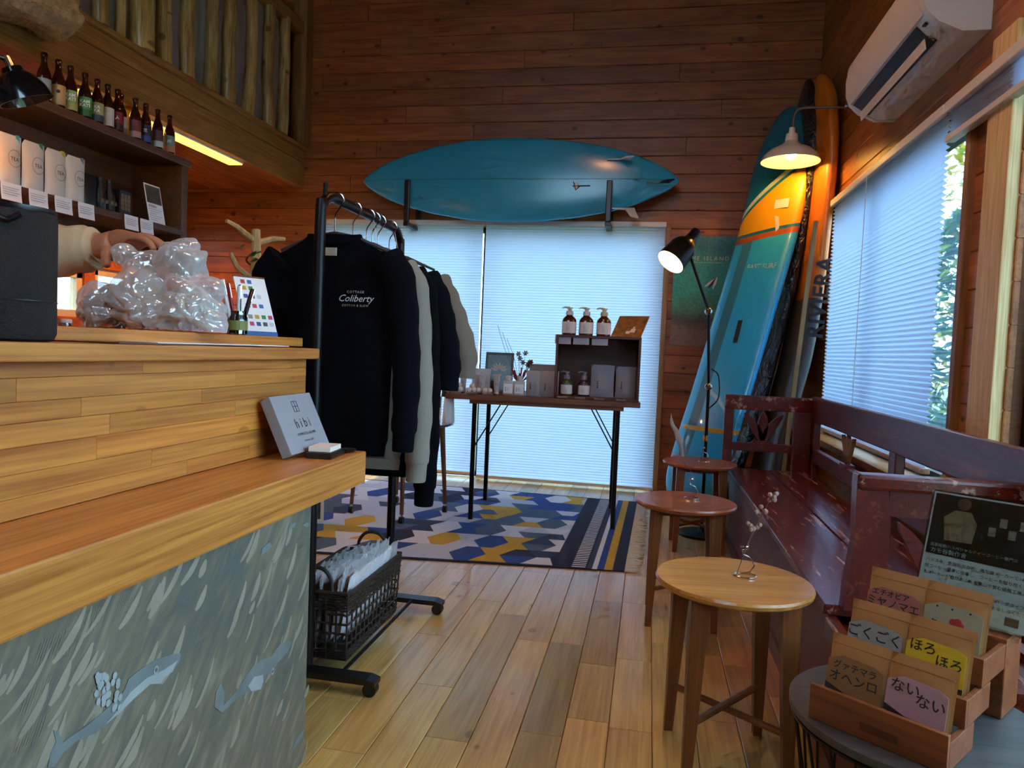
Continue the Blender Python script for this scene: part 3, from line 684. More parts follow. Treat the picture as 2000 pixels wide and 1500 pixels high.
ELS = [(205, 603, 50, -.01), (282, 585, 62, 0), (356, 515, 46, .01), (372, 600, 62, 0), (310, 615, 58, -.01), (240, 500, 22, .0), (280, 520, 34, .01), (400, 625, 44, .0)]
blob(ELS, 'film', bgm, -.001, 3.3, 1.15)
blob([e for e in ELS if e[0] > 260], 'pale_package', bgb, .017, 7.1, 1.0)
blob([(205, 600, 50, -.01), (228, 605, 36, -.02)], 'dark_package', mat('dark_pack', '#2e2822', .5, var=.5, vscale=40), .012, 5.2, 1.4)

# ------------------------------------------------------------------ wall shelf over the staff side
SX = -2.52
sh = thing('wall_shelf', 'dark walnut hanging shelf unit of two boards under the loft', 'shelf', (SX, 2.6, 1.5)); so = (-SX, -2.6, -1.5)
MB().box((SX-.30, 1.4, 1.917), (SX, 3.60, 1.957), ch=.006).build('shelf_board', M_dkwood, sh, loc=so)
MB().box((SX-.30, 1.4, 1.543), (SX-.005, 3.525, 1.575), ch=.004).build('shelf_board', M_dkwood, sh, loc=so)
MB().box((SX-.30, 3.525, 1.38), (SX-.004, 3.575, 1.917), ch=.004).build('end_panel', M_dkwood, sh, loc=so)
MB().box((SX-.31, 1.4, 1.38), (SX-.30, 3.575, 1.92)).build('back_panel', M_dkwood, sh, loc=so)
for y in (1.7, 3.45): MB().box((SX-.30, y, 1.957), (SX-.26, y+.04, 2.21)).build('hanger_post', M_dkwood, sh, loc=so)
# beer bottles
M_amber, nt, bq = newmat('amber_glass'); setp(bq, Base_Color=lin('#3a1508'), Roughness=.08, Coat_Weight=.4, Transmission_Weight=.25, IOR=1.45)
def bottle(y, lab, c1, c2=None, txt=None, back=0, tcol=None):
    o = thing('beer_bottle', lab, 'bottle', (SX-.045-back, y, 1.957), group='beer bottles on the top shelf')
    MB().lathe([(.024, 0), (.0275, .004), (.0275, .105), (.0255, .122), (.015, .150), (.0118, .165), (.0112, .190), (.0135, .192), (.0135, .202), (.0118, .207), (0, .207)], 24).build('glass', M_amber, o, True)
    MB().lathe([(.0279, .012), (.0279, .096)], 28, caps=False).build('label', mat('lab'+c1, c1, .55), o, True)
    if c2: MB().lathe([(.0281, .012), (.0281, .042)], 28, caps=False).build('label_band', mat('lab'+c2, c2, .55), o, True)
    if txt:
        d = V((-SX+.0, -y, 0)).normalized(); M = basis(V((0, 0, .066))+d*.0284, V((0, 0, 1)).cross(d), (0, 0, 1))
        text(txt, .019, mat(tcol or 'paper_white', '#e8ead0'), o, M, bold=.0006, lh=.9)
BL = [(2.66, 'bottle with pale blue label beside the black desk lamp', '#8aa3ab', '#b9c4cc'), (2.736, 'bottle with cream label and dark emblem', '#c9a06a', None, '●', 0, 'ink'), (2.802, 'bottle with pale green label', '#8fae72', '#b9b45e', 'KAM\nKATI'), (2.885, 'bottle with bright green label and bold letters', '#4f9a4e', '#2f6f3f', 'KAM\nKATI'), (2.958, 'bottle with khaki and white label', '#a5a56e', '#3a4a4e', 'KA\nKA'), (3.024, 'bottle with white dotted label', '#c4c0b4', None, '⁙', 0, 'ink'), (3.088, 'bottle with red and black label', '#7c1f22', '#3a1418', '人'), (3.145, 'bottle with white and grey label set behind the red one', '#b4b6b4', '#6a7274', None, .03), (3.209, 'bottle with plain maroon label', '#6d2a34', '#b98a86'), (3.284, 'bottle with navy and orange label', '#1f2740', '#3a4a8a', '三', 0), (3.322, 'bottle with white label set behind the navy one', '#c4c8c4', '#4a4e52', None, .03), (3.375, 'bottle with dark plum and white label', '#4a2c3a', '#b8c0c0'), (3.469, 'bottle with teal and pink label at the shelf end', '#6f8a84', '#b4785c', '川')]
for a in BL: bottle(a[0], a[1]+' on the top shelf' if len((a[1]+' on the top shelf').split()) < 16 else a[1], *a[2:])
# tea pouches
def pouch_mesh(w, h, t, name, m, parent, mx=None):
    def f(u, v, s):
        bulge = s*t*(1-(2*abs(u-.5))**3)*(1-v)**.6*(.35+.65*min(1, (v+.05)*4)); return ((u-.5)*w*(1-.03*sin(pi*v)), -bulge, v*h)
    b = MB(); b.grid(lambda u, v: f(u, v, 1), 8, 10).grid(lambda u, v: f(u, v, -1), 8, 10)
    return b.build(name, m, parent, True, mx=mx)
M_pouch = mat('pouch_pearl', '#d8d2c6', .28, bump=.15, bscale=40)
FX = basis((0, 0, 0), (0, 1, 0), (-1, 0, 0))  # front (-y) turned towards +x
for i, (y, c, lb) in enumerate([(2.375, '#d0622e', 'white tea pouch with an orange tab cut by the picture edge'), (2.505, '#3fa3b8', 'white tea pouch with a turquoise tab'), (2.62, '#2f8a4a', 'white tea pouch with a dark green tab'), (2.735, '#c9c22e', 'white tea pouch with a yellow tab'), (2.845, '#6a86a8', 'white tea pouch with a grey blue tab')]):
    o = thing('tea_pouch', lb+' on the lower shelf', 'tea pouch', (SX-.055, y, 1.576), group='tea pouches on the lower shelf')
    p = pouch_mesh(.112, .205, .022, 'pouch', M_pouch, o, FX)
    MB().box((.030, -.003, .165), (.046, .0025, .209)).build('tab', mat('tab'+c, c, .5), o, mx=FX)
    X = basis((.0235, .005, .105), (0, 1, 0), (0, 0, 1))
    text('TEA', .022, M_ink, o, X); ring = MB().tube([(.0235, .005+.03*cos(a*pi/12), .108+.034*sin(a*pi/12)) for a in range(24)], .0007, 4, closed=True); ring.build('ring_print', M_ink, o)
for i, (y, lb) in enumerate([(2.355, 'card tag under the orange tab pouch'), (2.46, 'card tag under the turquoise tab pouch'), (2.59, 'card tag under the green tab pouch'), (2.72, 'card tag under the yellow tab pouch'), (2.848, 'card tag under the grey blue tab pouch'), (3.135, 'left card tag under the black boxes'), (3.245, 'right card tag under the black boxes')]):
    o = thing('price_tag', 'white paper '+lb+' on the shelf edge', 'tag', (SX+.0, y, 1.505), group='paper tags on the shelf edge')
    MB().grid(lambda u, v: (.002+.006*(1-v)**2, (u-.5)*.095, v*.07), 1, 6).build('paper', M_paper, o, True)
    for k in range(4): MB().box((.0035+.0012*k, -.04, .05-k*.009), (.0042+.0016*k, .035-.01*(k % 2), .0515-k*.009)).build('print_line', mat('print_grey', '#8a8c90', .6), o)
M_dk = mat('black_pack', '#17161a', .4)
o = thing('coffee_packet', 'black shiny packet beside the last tea pouch', 'packet', (SX-.09, 2.965, 1.576)); pouch_mesh(.10, .16, .025, 'packet', M_dk, o, FX)
for y, lb in ((3.03, 'left black labelled sauce bottle on the lower shelf'), (3.09, 'right black labelled sauce bottle on the lower shelf')):
    o = thing('sauce_bottle', lb, 'bottle', (SX-.085, y, 1.576)); MB().lathe([(.024, 0), (.026, .003), (.026, .085), (.012, .115), (.011, .14), (.014, .141), (.014, .158), (0, .158)], 20).build('glass', M_dk, o, True)
    X = basis((.0268, 0, .05), (0, 1, 0), (0, 0, 1)); text('醤油', .022, mat('gold_ink', '#a08a5a', .5), o, basis((.0268, 0, .046), (0, 1, 0), (0, 0, 1)), lh=.9)
o = thing('gift_box', 'black gift box with gold vertical lettering on the lower shelf', 'box', (SX-.085, 3.165, 1.576)); MB().box((-.03, -.038, 0), (.03, .038, .125), ch=.002).build('box', M_dk, o)
for k in range(3): text('黒\n糖\n味\n噌', .022, MATS['gold_ink'], o, basis((.0306, -.022+k*.022, .065), (0, 1, 0), (0, 0, 1)), lh=.9)
o = thing('info_card', 'white info card with a room photo leaning in the lower shelf', 'card', mx=basis((SX-.03, 3.37, 1.576), (0, 1, 0), (-.2, 0, 1)))
MB().box((-.062, 0, -.002), (.062, .205, 0)).build('card', M_paper, o); MB().box((-.056, .105, 0), (.056, .198, .0006)).build('photo', mat('card_photo', '#55584a', .4, var=.6, vscale=14), o)
text('茶房案内', .015, M_ink, o, Matrix.Translation((-.02, .088, .0008)))
for k in range(6): MB().box((-.05, .072-k*.011, 0), (.045-.02*(k % 3), .0735-k*.011, .0006)).build('print_line', MATS['print_grey'], o)
# desk lamp in front of the shelf
dl = thing('desk_lamp', 'black domed desk lamp on a jointed chrome arm by the top shelf', 'lamp', (-2.06, 1.79, 0))
M_dl = mat('lamp_enamel_black', '#0c0e16', .18, Coat_Weight=.6)
ax = V((.25, .32, -.9)).normalized(); hp = V((-.085, .30, 1.875))
Mx = basis(hp, ax.orthogonal(), ax.cross(ax.orthogonal())); 
b = MB().lathe([(.012, 0), (.03, .005), (.034, .02), (.052, .035), (.075, .075), (.083, .115), (.081, .115), (.072, .076), (.05, .038), (.0, .03)], 32, caps=False, M=Mx); b.build('lamp_shade', M_dl, dl, True)
MB().sphere(hp+ax*.065, .022, 12).build('bulb', emit('desk_bulb', '#ffb060', 18), dl, True)
MB().cyl(hp-ax*.03, hp+ax*.004, .014, n=16).build('socket', M_chrome, dl, True)
MB().tube([hp-ax*.02, hp+V((-.03, -.1, .02)), V((-.05, .05, 1.80)), V((0, 0, 1.3))], .007, 10).build('arm', M_chrome, dl, True)
MB().sphere(hp+V((-.03, -.1, .02)), .014, 10).build('joint', M_chrome, dl, True)
MB().lathe([(.09, 0), (.09, .02), (.015, .03), (.008, .05), (.008, 1.3)], 20).build('stand', M_black, dl, True)
# strip light under the loft edge
lb = thing('soffit_light', 'long amber strip light fixed under the loft edge', 'light', (LX-.10, 3.88, 2.215))
MB().box((-.055, -.72, -.014), (.055, .72, 0), ch=.002).build('housing', M_white, lb); MB().box((-.05, -.715, -.02), (.05, .715, -.0145)).build('diffuser', emit('strip_amber', '#ffb43c', 3.2), lb)
# pendant lamps of the staff side and hall, outside the picture
def pendant(x, y, z, w, lab, r=.09):
    o = thing('pendant_lamp', lab, 'lamp', (x, y, z)); M_sh = mat('pendant_black', '#15130f', .4)
    MB().lathe([(.02, .16), (.03, .15), (.035, .12), (r*.9, .03), (r, 0), (r-.003, 0), (r*.87, .03), (.03, .115)], 28, caps=False).build('lamp_shade', M_sh, o, True)
    zt = 2.2 if x < LX else ZC
    MB().cyl((0, 0, .15), (0, 0, zt-z), .004, n=6).build('cable', M_black, o); MB().sphere((0, 0, .045), .028, 14).build('bulb', emit('bulb%d' % w, '#ffab64', w), o, True)
pendant(-1.22, .42, 2.05, 180, 'black cone pendant lamp hanging over the counter')
pendant(-3.35, 4.35, 1.95, 1000, 'black cone pendant lamp hanging under the loft', .12)
pendant(-.15, 1.35, 2.75, 460, 'black cone pendant lamp above the floor behind the viewer', .14)
pendant(-.35, 3.0, 3.15, 500, 'added warm fill lamp in a black cone pendant, unseen above the rug', .14)  # unseen lamp added to warm and brighten the hall


cl_ = thing('clip_lamp', 'small brown clip lamp shining on the tea pouches', 'lamp', (SX+.10, 2.16, 1.80)); ax = V((-.45, .75, -.35)).normalized(); Mx = basis((0, 0, 0), ax.orthogonal(), ax.cross(ax.orthogonal()))
MB().lathe([(.015, -.03), (.02, -.02), (.025, .0), (.05, .05), (.058, .08), (.056, .08), (.047, .05), (.0, .012)], 24, M=Mx, caps=False).build('lamp_shade', mat('brown_enamel', '#4a2c1c', .3), cl_, True); MB().sphere(ax*.045, .02, 12).build('bulb', emit('clip_bulb', '#ffae5c', 160), cl_, True); MB().tube([-ax*.02, V((-.02, -.05, .06)), V((-.10, -.06, .115))], .005, 8).build('arm', M_chrome, cl_, True); MB().box((-.13, -.075, .105), (-.085, -.045, .117)).build('clip', M_black, cl_)
# ------------------------------------------------------------------ rug
RC = [V((-2.35, 3.02, 0)), V((-.065, 3.32, 0)), V((-.035, 4.93, 0)), V((-2.35, 4.98, 0))]
def rp(u, v, z=.006):
    a = RC[0].lerp(RC[1], u); bq = RC[3].lerp(RC[2], u); p = a.lerp(bq, v); return (p.x, p.y, z)
rcol = ['#14233f', '#1f4a96', '#4c6682', '#c8a42e', '#bccadc', '#d4dee8', '#2c4060']
RM = [mat('rug'+c, c, .95, bump=.5, bscale=300) for c in rcol]
rg = thing('kilim_rug', 'flat woven rug of navy, blue, mustard and white hexagon blocks', 'rug', (-1.2, 4.0, 0)); ro = (1.2, -4.0, 0)
q = random.Random(12); b = MB(); NR = 14; UW = .855; NC = 16
prev = [0]*(NC+1)
for j in range(NR):
    v0, v1 = .012+.976*j/NR, .012+.976*(j+1)/NR
    row = []
    for i in range(NC+1):
        c = q.choices(range(7), (1.1, 1.5, 1.8, 1.3, 2.4, 2.2, .8))[0]
        if j % 2 and q.random() < .62: c = prev[i]
        row.append(c); ph = (i+(j//2)) % 2
        def X(k, jj):
            s_ = .0125 if (jj % 2) else -.0125
            return max(0, min(UW, (k-.5*((j//2) % 2))*UW/NC + (s_ if (k+j//2) % 2 else -s_)))
        b.cur = c
        u00, u10, u01, u11 = X(i, j), X(i+1, j), X(i, j+1), X(i+1, j+1)
        if u10-u00 < .004 and u11-u01 < .004: continue
        b.add([rp(u00, v0), rp(u10, v0), rp(u11, v1), rp(u01, v1)], [(0, 1, 2, 3)])
    prev = row
def band(u0, u1, v0, v1, c, z=.006): b.cur = c; b.add([rp(u0, v0, z), rp(u1, v0, z), rp(u1, v1, z), rp(u0, v1, z)], [(0, 1, 2, 3)])
band(UW, .89, .0, 1, 0); band(.89, .925, 0, 1, 0)
for k in range(52): v = .01+.98*k/52; band(.893, .921, v, v+.0085, 5, .0063)
band(.925, .935, 0, 1, 6); band(.935, .945, 0, 1, 5); band(.945, .959, 0, 1, 1); band(.959, .976, 0, 1, 3); band(.976, 1, 0, 1, 0)
band(0, UW, 0, .012, 0); band(0, UW, .988, 1, 0)
b.cur = 0
for u0, v0, u1, v1 in ((0, 0, 1, 0), (1, 0, 1, 1), (1, 1, 0, 1), (0, 1, 0, 0)): b.add([rp(u0, v0), rp(u1, v1), rp(u1, v1, .0005), rp(u0, v0, .0005)], [(0, 1, 2, 3)])
b.build('weave', RM, rg, loc=ro)
f = MB()
for k in range(190):
    v = k/189; p = V(rp(1, v, .004)); L_ = q.uniform(.05, .085); e = p+V((L_, q.uniform(-.012, .012), 0)); mdl = (p+e)/2+V((0, q.uniform(-.01, .01), .002))
    f.tube([p, mdl, e], [.0042, .0036, .002], 4)
f.build('fringe', mat('rug_fringe', '#cfc6b4', .95), rg, loc=ro)['kind'] = 'stuff'

# ------------------------------------------------------------------ clothes rack
RX = -.928
rk = thing('clothes_rack', 'black tubular clothes rack on four castors', 'clothes rack', (RX, 2.22, 0))
R_ = .0155
def RY(y): return y-2.22
MB().tube(smoothpath([(0, RY(1.905), .07), (0, RY(1.905), .8), (0, RY(1.905), 1.34), (0, RY(1.92), 1.39), (0, RY(1.965), 1.417), (0, RY(2.05), 1.42), (0, RY(2.43), 1.42), (0, RY(2.51), 1.415), (0, RY(2.55), 1.385), (0, RY(2.565), 1.33), (0, RY(2.565), .8), (0, RY(2.565), .07)], 5), R_, 14).build('frame', M_black, rk, True)
MB().cyl((0, RY(1.93), 1.41), (0, RY(1.93), 1.45), .006, n=8).build('end_peg', M_black, rk, True)
for y in (1.905, 2.565):
    ft = MB().prism([(-.20, .055), (.19, .055), (.215, .047), (.215, .035), (.19, .038), (-.19, .038), (-.215, .035), (-.215, .047)], RY(y)-.024, RY(y)+.024).build('foot', M_blackp, rk)
    for x in (-.195, .195):
        w = MB(); w.tube([(x, RY(y)-.014, .02), (x, RY(y)+.014, .02)], .02, 18); w.build('castor_wheel', M_blackp, ft, True); MB().box((x-.006, RY(y)-.01, .02), (x+.006, RY(y)+.01, .045)).build('castor_fork', M_blackp, ft)
for x in (-.10, .10): MB().cyl((x, RY(1.905), .048), (x, RY(2.565), .048), .006, n=8).build('base_bar', M_black, rk, True)
# hangers and garments
M_hang = mat('hanger_dark', '#3a3a40', .4)
def hanger(y, lab, rx=0):
    o = thing('hanger', lab, 'hanger', (RX, y, 1.32), group='hangers on the rack')
    hk = [(0, 0, .0), (0, 0, .05), (.012, 0, .072), (.026, 0, .095), (.018, 0, .112), (0, 0, .118), (-.016, 0, .11)]
    MB().tube(smoothpath(hk, 4), .0022, 7).build('hook', M_chrome, o, True)
    for s_ in (-1, 1): MB().tube([(0, 0, .0), (s_*.07, 0, -.012), (s_*.17, 0, -.052)], [.006, .006, .004], 8).build('shoulder_bar', M_hang, o, True)
    return o
def garment(name, lab, cat, y, top, hem, hw, m, slv, thick=.03, col=None, shift=0, wslv=.045, cuff=True, flare=0):
    o = thing(name, lab, cat, (RX+shift, y, hem), group='garments on the rack'); H_ = top-hem
    prof = [(0, hw*.93), (.05, hw*.98), (.4, hw*1.0), (.72, hw*.99), (.80, hw*1.02), (.865, hw*1.06), (.90, hw*.98), (.93, hw*.76), (.965, hw*.55), (1, hw*.42)]
    q = random.Random(int(y*1000)); ph = q.uniform(0, 6); n = 40; b = MB(); vs = []; fs = []
    prof2 = []
    for i in range(len(prof)-1):
        for k in range(3): t = k/3; prof2.append((prof[i][0]*(1-t)+prof[i+1][0]*t, prof[i][1]*(1-t)+prof[i+1][1]*t))
    prof2.append(prof[-1])
    for t, w in prof2:
        th = thick*(.55+.45*sin(pi*min(1, t*1.1)))
        for j in range(n):
            a = 2*pi*j/n; x = cos(a)*w; yy = sin(a)*th*(1+.35*sin(x*38+ph+t*2)*(1-t)+.2*sin(x*17+t*7+ph))
            vs.append((x, yy, t*H_+(.01*sin(x*9+ph)*(1-t))))
    k = len(prof2)
    for i in range(k-1):
        for j in range(n): fs.append((i*n+j, i*n+(j+1) % n, (i+1)*n+(j+1) % n, (i+1)*n+j))
    b.add(vs, fs); b.build('body', m, o, True, sharp=80)
    rim = [((hw*.42)*cos(2*pi*j/24), .02*sin(2*pi*j/24), H_-.004-.022*(sin(2*pi*j/24) < 0)*abs(sin(2*pi*j/24))) for j in range(24)]
    MB().tube(rim, .008, 6, closed=True).build('collar', m, o, True)
    MB().lathe([(hw*.93, -.03), (hw*.945, -.012), (hw*.95, .004)], 36, sy=thick*.6/hw, caps=False).build('hem_rib', m, o, True)
    for s_ in (-1, 1):
        L_ = slv; pth = [(s_*hw*.86, 0, H_*.885), (s_*hw*1.08, -.004, H_*.84-.03), (s_*(hw*1.2+flare*.5), -.008, H_*.8-L_*.35), (s_*(hw*1.27+flare), -.012, H_*.8-L_*.7), (s_*(hw*1.26+flare), -.014, H_*.8-L_)]
        pp = smoothpath(pth, 5); rs = [wslv*(1.15-.35*i/(len(pp)-1)+.05*sin(i*1.7)) for i in range(len(pp))]
        sl = MB().tube(pp, rs, 14, flat=1.0, ref=(1, 0, 0)).build('sleeve', m, o, True, sharp=80)
        if cuff:
            e = pp[-1]; d = (pp[-1]-pp[-3]).normalized(); MB().tube([e-d*.004, e+d*.01, e+d*.055, e+d*.06], [wslv*.82, wslv*.72, wslv*.70, wslv*.66], 14, ref=(1, 0, 0)).build('cuff', m, sl, True)
    return o
M_navy = mat('navy_fleece', '#06070f', 1, bump=.2, bscale=500, Specular_IOR_Level=.1); M_navy2 = mat('deep_navy_fleece', '#05060c', 1, bump=.2, bscale=500, Specular_IOR_Level=.1); M_gry = mat('grey_fleece', '#857d73', 1, bump=.2, bscale=500); M_tan = mat('tan_cotton', '#6a5c50', .9); M_blk = mat('black_cotton', '#08080c', 1, Specular_IOR_Level=.1)
g1 = garment('sweatshirt', 'navy long sleeved sweatshirt with white chest lettering at the front', 'sweatshirt', 2.00, 1.315, .70, .19, M_navy, .44, .026)
text('Coliberty', .028, mat('print_white', '#c9c8d4', .7), g1, basis((.085, -.0335, .428), (1, 0, 0), (0, 0, 1)), shear=.35)
text('COTTAGE', .0095, MATS['print_white'], g1, basis((.085, -.0335, .447), (1, 0, 0), (0, 0, 1)), space=1.3); text('COTTON & SLOW', .0085, MATS['print_white'], g1, basis((.085, -.0335, .408), (1, 0, 0), (0, 0, 1)), space=1.2)
MB().box((-.017, -.022, .552), (.017, -.018, .575)).build('neck_label', mat('neck_label', '#b9b3a8', .8), g1)
garment('sweatshirt', 'warm grey long sleeved sweatshirt behind the navy one', 'sweatshirt', 2.13, 1.305, .64, .19, M_gry, .53, .026, shift=.0)
garment('sweatshirt', 'deep navy sweatshirt with low hanging cuffs behind the grey one', 'sweatshirt', 2.24, 1.30, .62, .185, M_navy2, .62, .026)
garment('tee_shirt', 'navy half sleeved tee shirt behind the sweatshirts', 'tee shirt', 2.34, 1.30, .58, .19, M_navy, .30, .024, cuff=False, wslv=.055, flare=.02)
garment('tee_shirt', 'brown half sleeved tee shirt furthest back on the rack', 'tee shirt', 2.45, 1.295, .60, .19, M_tan, .26, .022, cuff=False, wslv=.06, flare=.045)
pants = thing('trousers', 'black trousers hanging low between the sweatshirts', 'trousers', (RX-.02, 2.29, .56))
for s_ in (-1, 1): MB().lathe([(.062, 0), (.064, .01), (.07, .3), (.078, .6), (.07, .70)], 18, sy=.3, M=Matrix.Translation((s_*.067, 0, 0))).build('leg', M_blk, pants, True)
for y, lb in ((2.00, 'chrome hook hanger holding the front navy sweatshirt'), (2.13, 'chrome hook hanger holding the grey sweatshirt'), (2.24, 'chrome hook hanger holding the deep navy sweatshirt'), (2.29, 'chrome hook hanger holding the black trousers'), (2.34, 'chrome hook hanger holding the navy tee shirt'), (2.45, 'chrome hook hanger holding the brown tee shirt')): hanger(y, lb)
for y, lb in ((2.27, 'small white price card hanging by the middle hangers'), (2.47, 'white price card hanging from the last hanger')):
    o = thing('swing_tag', lb, 'tag', (RX+.03, y, 1.27)); MB().box((-.012, -.001, 0), (.012, .001, .055)).build('card', M_paper, o); MB().tube([(0, 0, .055), (-.012, 0, .10), (-.02, 0, .14)], .0008, 4).build('string', M_paper, o)

# ------------------------------------------------------------------ wicker basket of wrapped towels on the rack base
bk = thing('wicker_basket', 'dark woven basket with arched handles on the rack base', 'basket', (-.935, 2.18, .058))
M_wick = mat('dark_wicker', '#2b251f', .6, bump=.4, bscale=200)
BW, BD = .105, .225   # half sizes at top
def bask(u, z):  # perimeter point
    k = .93+.07*z/.2; w, d = BW*k, BD*k; P = 4*(w+d); s_ = (u % 1)*P
    for a, bq in (((-w, -d), (w, -d)), ((w, -d), (w, d)), ((w, d), (-w, d)), ((-w, d), (-w, -d))):
        L_ = math.hypot(bq[0]-a[0], bq[1]-a[1])
        if s_ <= L_: t = s_/L_; return V((a[0]+(bq[0]-a[0])*t, a[1]+(bq[1]-a[1])*t, z))
        s_ -= L_
    return V((-w, -d, z))
wv = MB()
for i in range(13):
    zz = .014+i*.0075 if i < 3 else (.052+.03*(i-3) if i < 7 else .155+(i-7)*.0085)
    amp = .0022; wv.tube([bask(k/96, zz)+V((amp*(-1)**(k+i), amp*(-1)**(k+i), .0012*sin(k*2+i))) for k in range(96)], .0036, 5, closed=True)
wv.build('weave', M_wick, bk, True)['kind'] = 'stuff'
sk = MB()
for k in range(38): sk.tube([bask(k/38, .004), bask(k/38, .1), bask(k/38, .206)], .003, 5)
sk.build('stakes', M_wick, bk, True)['kind'] = 'stuff'
MB().box((-BW*.93, -BD*.93, 0), (BW*.93, BD*.93, .006)).build('bottom', M_wick, bk)
MB().tube([bask(k/64, .207) for k in range(64)], .0062, 7, closed=True).build('rim', M_wick, bk, True)
for s_ in (-1, 1): MB().tube(smoothpath([(-.055, s_*BD, .20), (-.05, s_*BD*.99, .24), (-.022, s_*BD*.97, .272), (.022, s_*BD*.97, .272), (.05, s_*BD*.99, .24), (.055, s_*BD, .20)], 5), .006, 8).build('handle', M_wick, bk, True)
M_film = filmmat('towel_film', .2, 26)
q = random.Random(31)
for i, (x, c, lb, rot) in enumerate([(-.068, '#a08c70', 'brown towel', .06), (-.03, '#3b4250', 'charcoal towel', .1), (.004, '#5a5f6a', 'grey towel', .16), (.036, '#d0d2de', 'lilac white towel', .22), (.068, '#ececf4', 'white towel', .28)]):
    o = thing('wrapped_towel', lb+' folded in clear film in the wicker basket', 'towel', (-.935+x*.92, 2.18, .070+.012*i), group='wrapped towels in the basket'); o.rotation_euler = (0, rot*.5, 0)
    def tf(u, v, s_): 
        w_ = 1-(2*abs(u-.5))**6; return (s_*.0145*w_*(1-(2*abs(v-.5))**6)+.002*noise.noise(V((u*9, v*9, i))), (u-.5)*.36, v*.185+.012*noise.noise(V((u*6, i, 0))))
    bq = MB(); bq.grid(lambda u, v: tf(u, v, 1), 20, 8).grid(lambda u, v: tf(u, v, -1), 20, 8); bq.build('towel', mat('towel'+c, c, .95), o, True)
    def ff(u, v, s_):
        n_ = noise.noise(V((u*14, v*9, i*3+s_)))+.7*noise.noise(V((u*30, v*20, i*5+s_))); return (s_*.0165+.005*n_*(.3+v), (u-.5)*.385, -.002+v*.215+.012*noise.noise(V((u*12, i, 2)))*(v > .85))
    bq = MB(); bq.grid(lambda u, v: ff(u, v, 1), 40, 16).grid(lambda u, v: ff(u, v, -1), 40, 16); bq.build('film', M_film, o, True, sharp=25)

# ------------------------------------------------------------------ leaning picture frame on the floor
pf = thing('picture_frame', 'pale framed picture leaning on the floor beyond the counter', 'picture', mx=basis((-1.86, 3.60, .0066), (.85, .45, 0), (-.1, .25, .95)))
for a in (((-.16, 0, -.015), (.16, .018, 0)), ((-.16, .402, -.015), (.16, .42, 0)), ((-.16, .018, -.015), (-.142, .402, 0)), ((.142, .018, -.015), (.16, .402, 0))): MB().box(*a, ch=.001).build('frame_bar', mat('frame_pale', '#cbb592', .5), pf)
MB().box((-.143, .017, -.010), (.143, .403, -.006)).build('print', mat('frame_print', '#40444c', .15, var=.8, vscale=12), pf)

# ------------------------------------------------------------------ round castor table beyond the rack
rt_ = thing('castor_table', 'round glass topped table on wooden castor legs behind the rack', 'table', (-1.42, 4.05, .006))
M_lg = wood('castor_leg', '#7a4a26', '#54301a', rough=.4, axis=2)
MB().lathe([(.0, .535), (.305, .535), (.31, .539), (.31, .545), (.305, .549), (0, .549)], 48, caps=False).build('tabletop', mat('smoked_top', '#56565c', .1, Coat_Weight=.5), rt_, True)
for i in range(4):
    a = .95+i*pi/2-.55; x, y = cos(a)*.26, sin(a)*.26
    lg = MB().tube([(x*1.06, y*1.06, .052), (x*.92, y*.92, .535)], [.011, .018], 10).build('leg', M_lg, rt_, True)
    MB().tube([(x*1.06-.012, y*1.06, .02), (x*1.06+.012, y*1.06, .02)], .02, 14).build('castor', M_blackp, lg, True); MB().cyl((x*1.06, y*1.06, .03), (x*1.06, y*1.06, .056), .008, n=8).build('castor_stem', M_chrome, lg, True)
MB().box((-.2, -.012, .515), (.2, .012, .534)).build('cross_rail', M_lg, rt_); MB().box((-.012, -.2, .515), (.012, .2, .534)).build('cross_rail', M_lg, rt_)
ts = thing('table_sign', 'white printed sign standing on the round table by the tee shirts', 'sign', mx=basis((-1.24, 4.02, .5565), (1, .1, 0), (0, .12, 1)))
MB().box((-.065, 0, -.003), (.065, .155, 0)).build('card', M_paper, ts); MB().box((-.06, .09, 0), (.06, .15, .0006)).build('photo', mat('sign_photo', '#3a4658', .5, var=.7, vscale=25), ts)
for k in range(5): MB().box((-.05, .075-k*.014, 0), (.05-.02*(k % 2), .0765-k*.014, .0006)).build('print_line', MATS['print_grey'], ts)
pl = thing('flower_ornament', 'round pale ornament with dark patches on a white stand by the sign', 'ornament', (-1.155, 4.12, .555))
MB().lathe([(.035, 0), (.037, .01), (.03, .13), (.028, .15)], 20).build('stand', M_white, pl, True)
for k in range(6): MB().sphere((.032*cos(k*pi/3), -.0, .225+.034*sin(k*pi/3)), (.026, .016, .026), 12).build('petal', mat('cotton_white', '#d8d0c4', .9), pl, True)
MB().sphere((0, -.01, .225), (.03, .016, .03), 12).build('centre', MATS['cotton_white'], pl, True)
for k in range(5): MB().sphere((.05*cos(k*1.257+.5), -.004, .225+.052*sin(k*1.257+.5)), (.014, .012, .012), 8).build('bract', mat('bract_dark', '#2c2a2a', .8), pl, True)
MB().prism([(-.045, .15), (.045, .15), (.04, .185), (.012, .165), (0, .18), (-.015, .165), (-.042, .19)], -.012, .012).build('dark_vest', MATS['bract_dark'], pl)

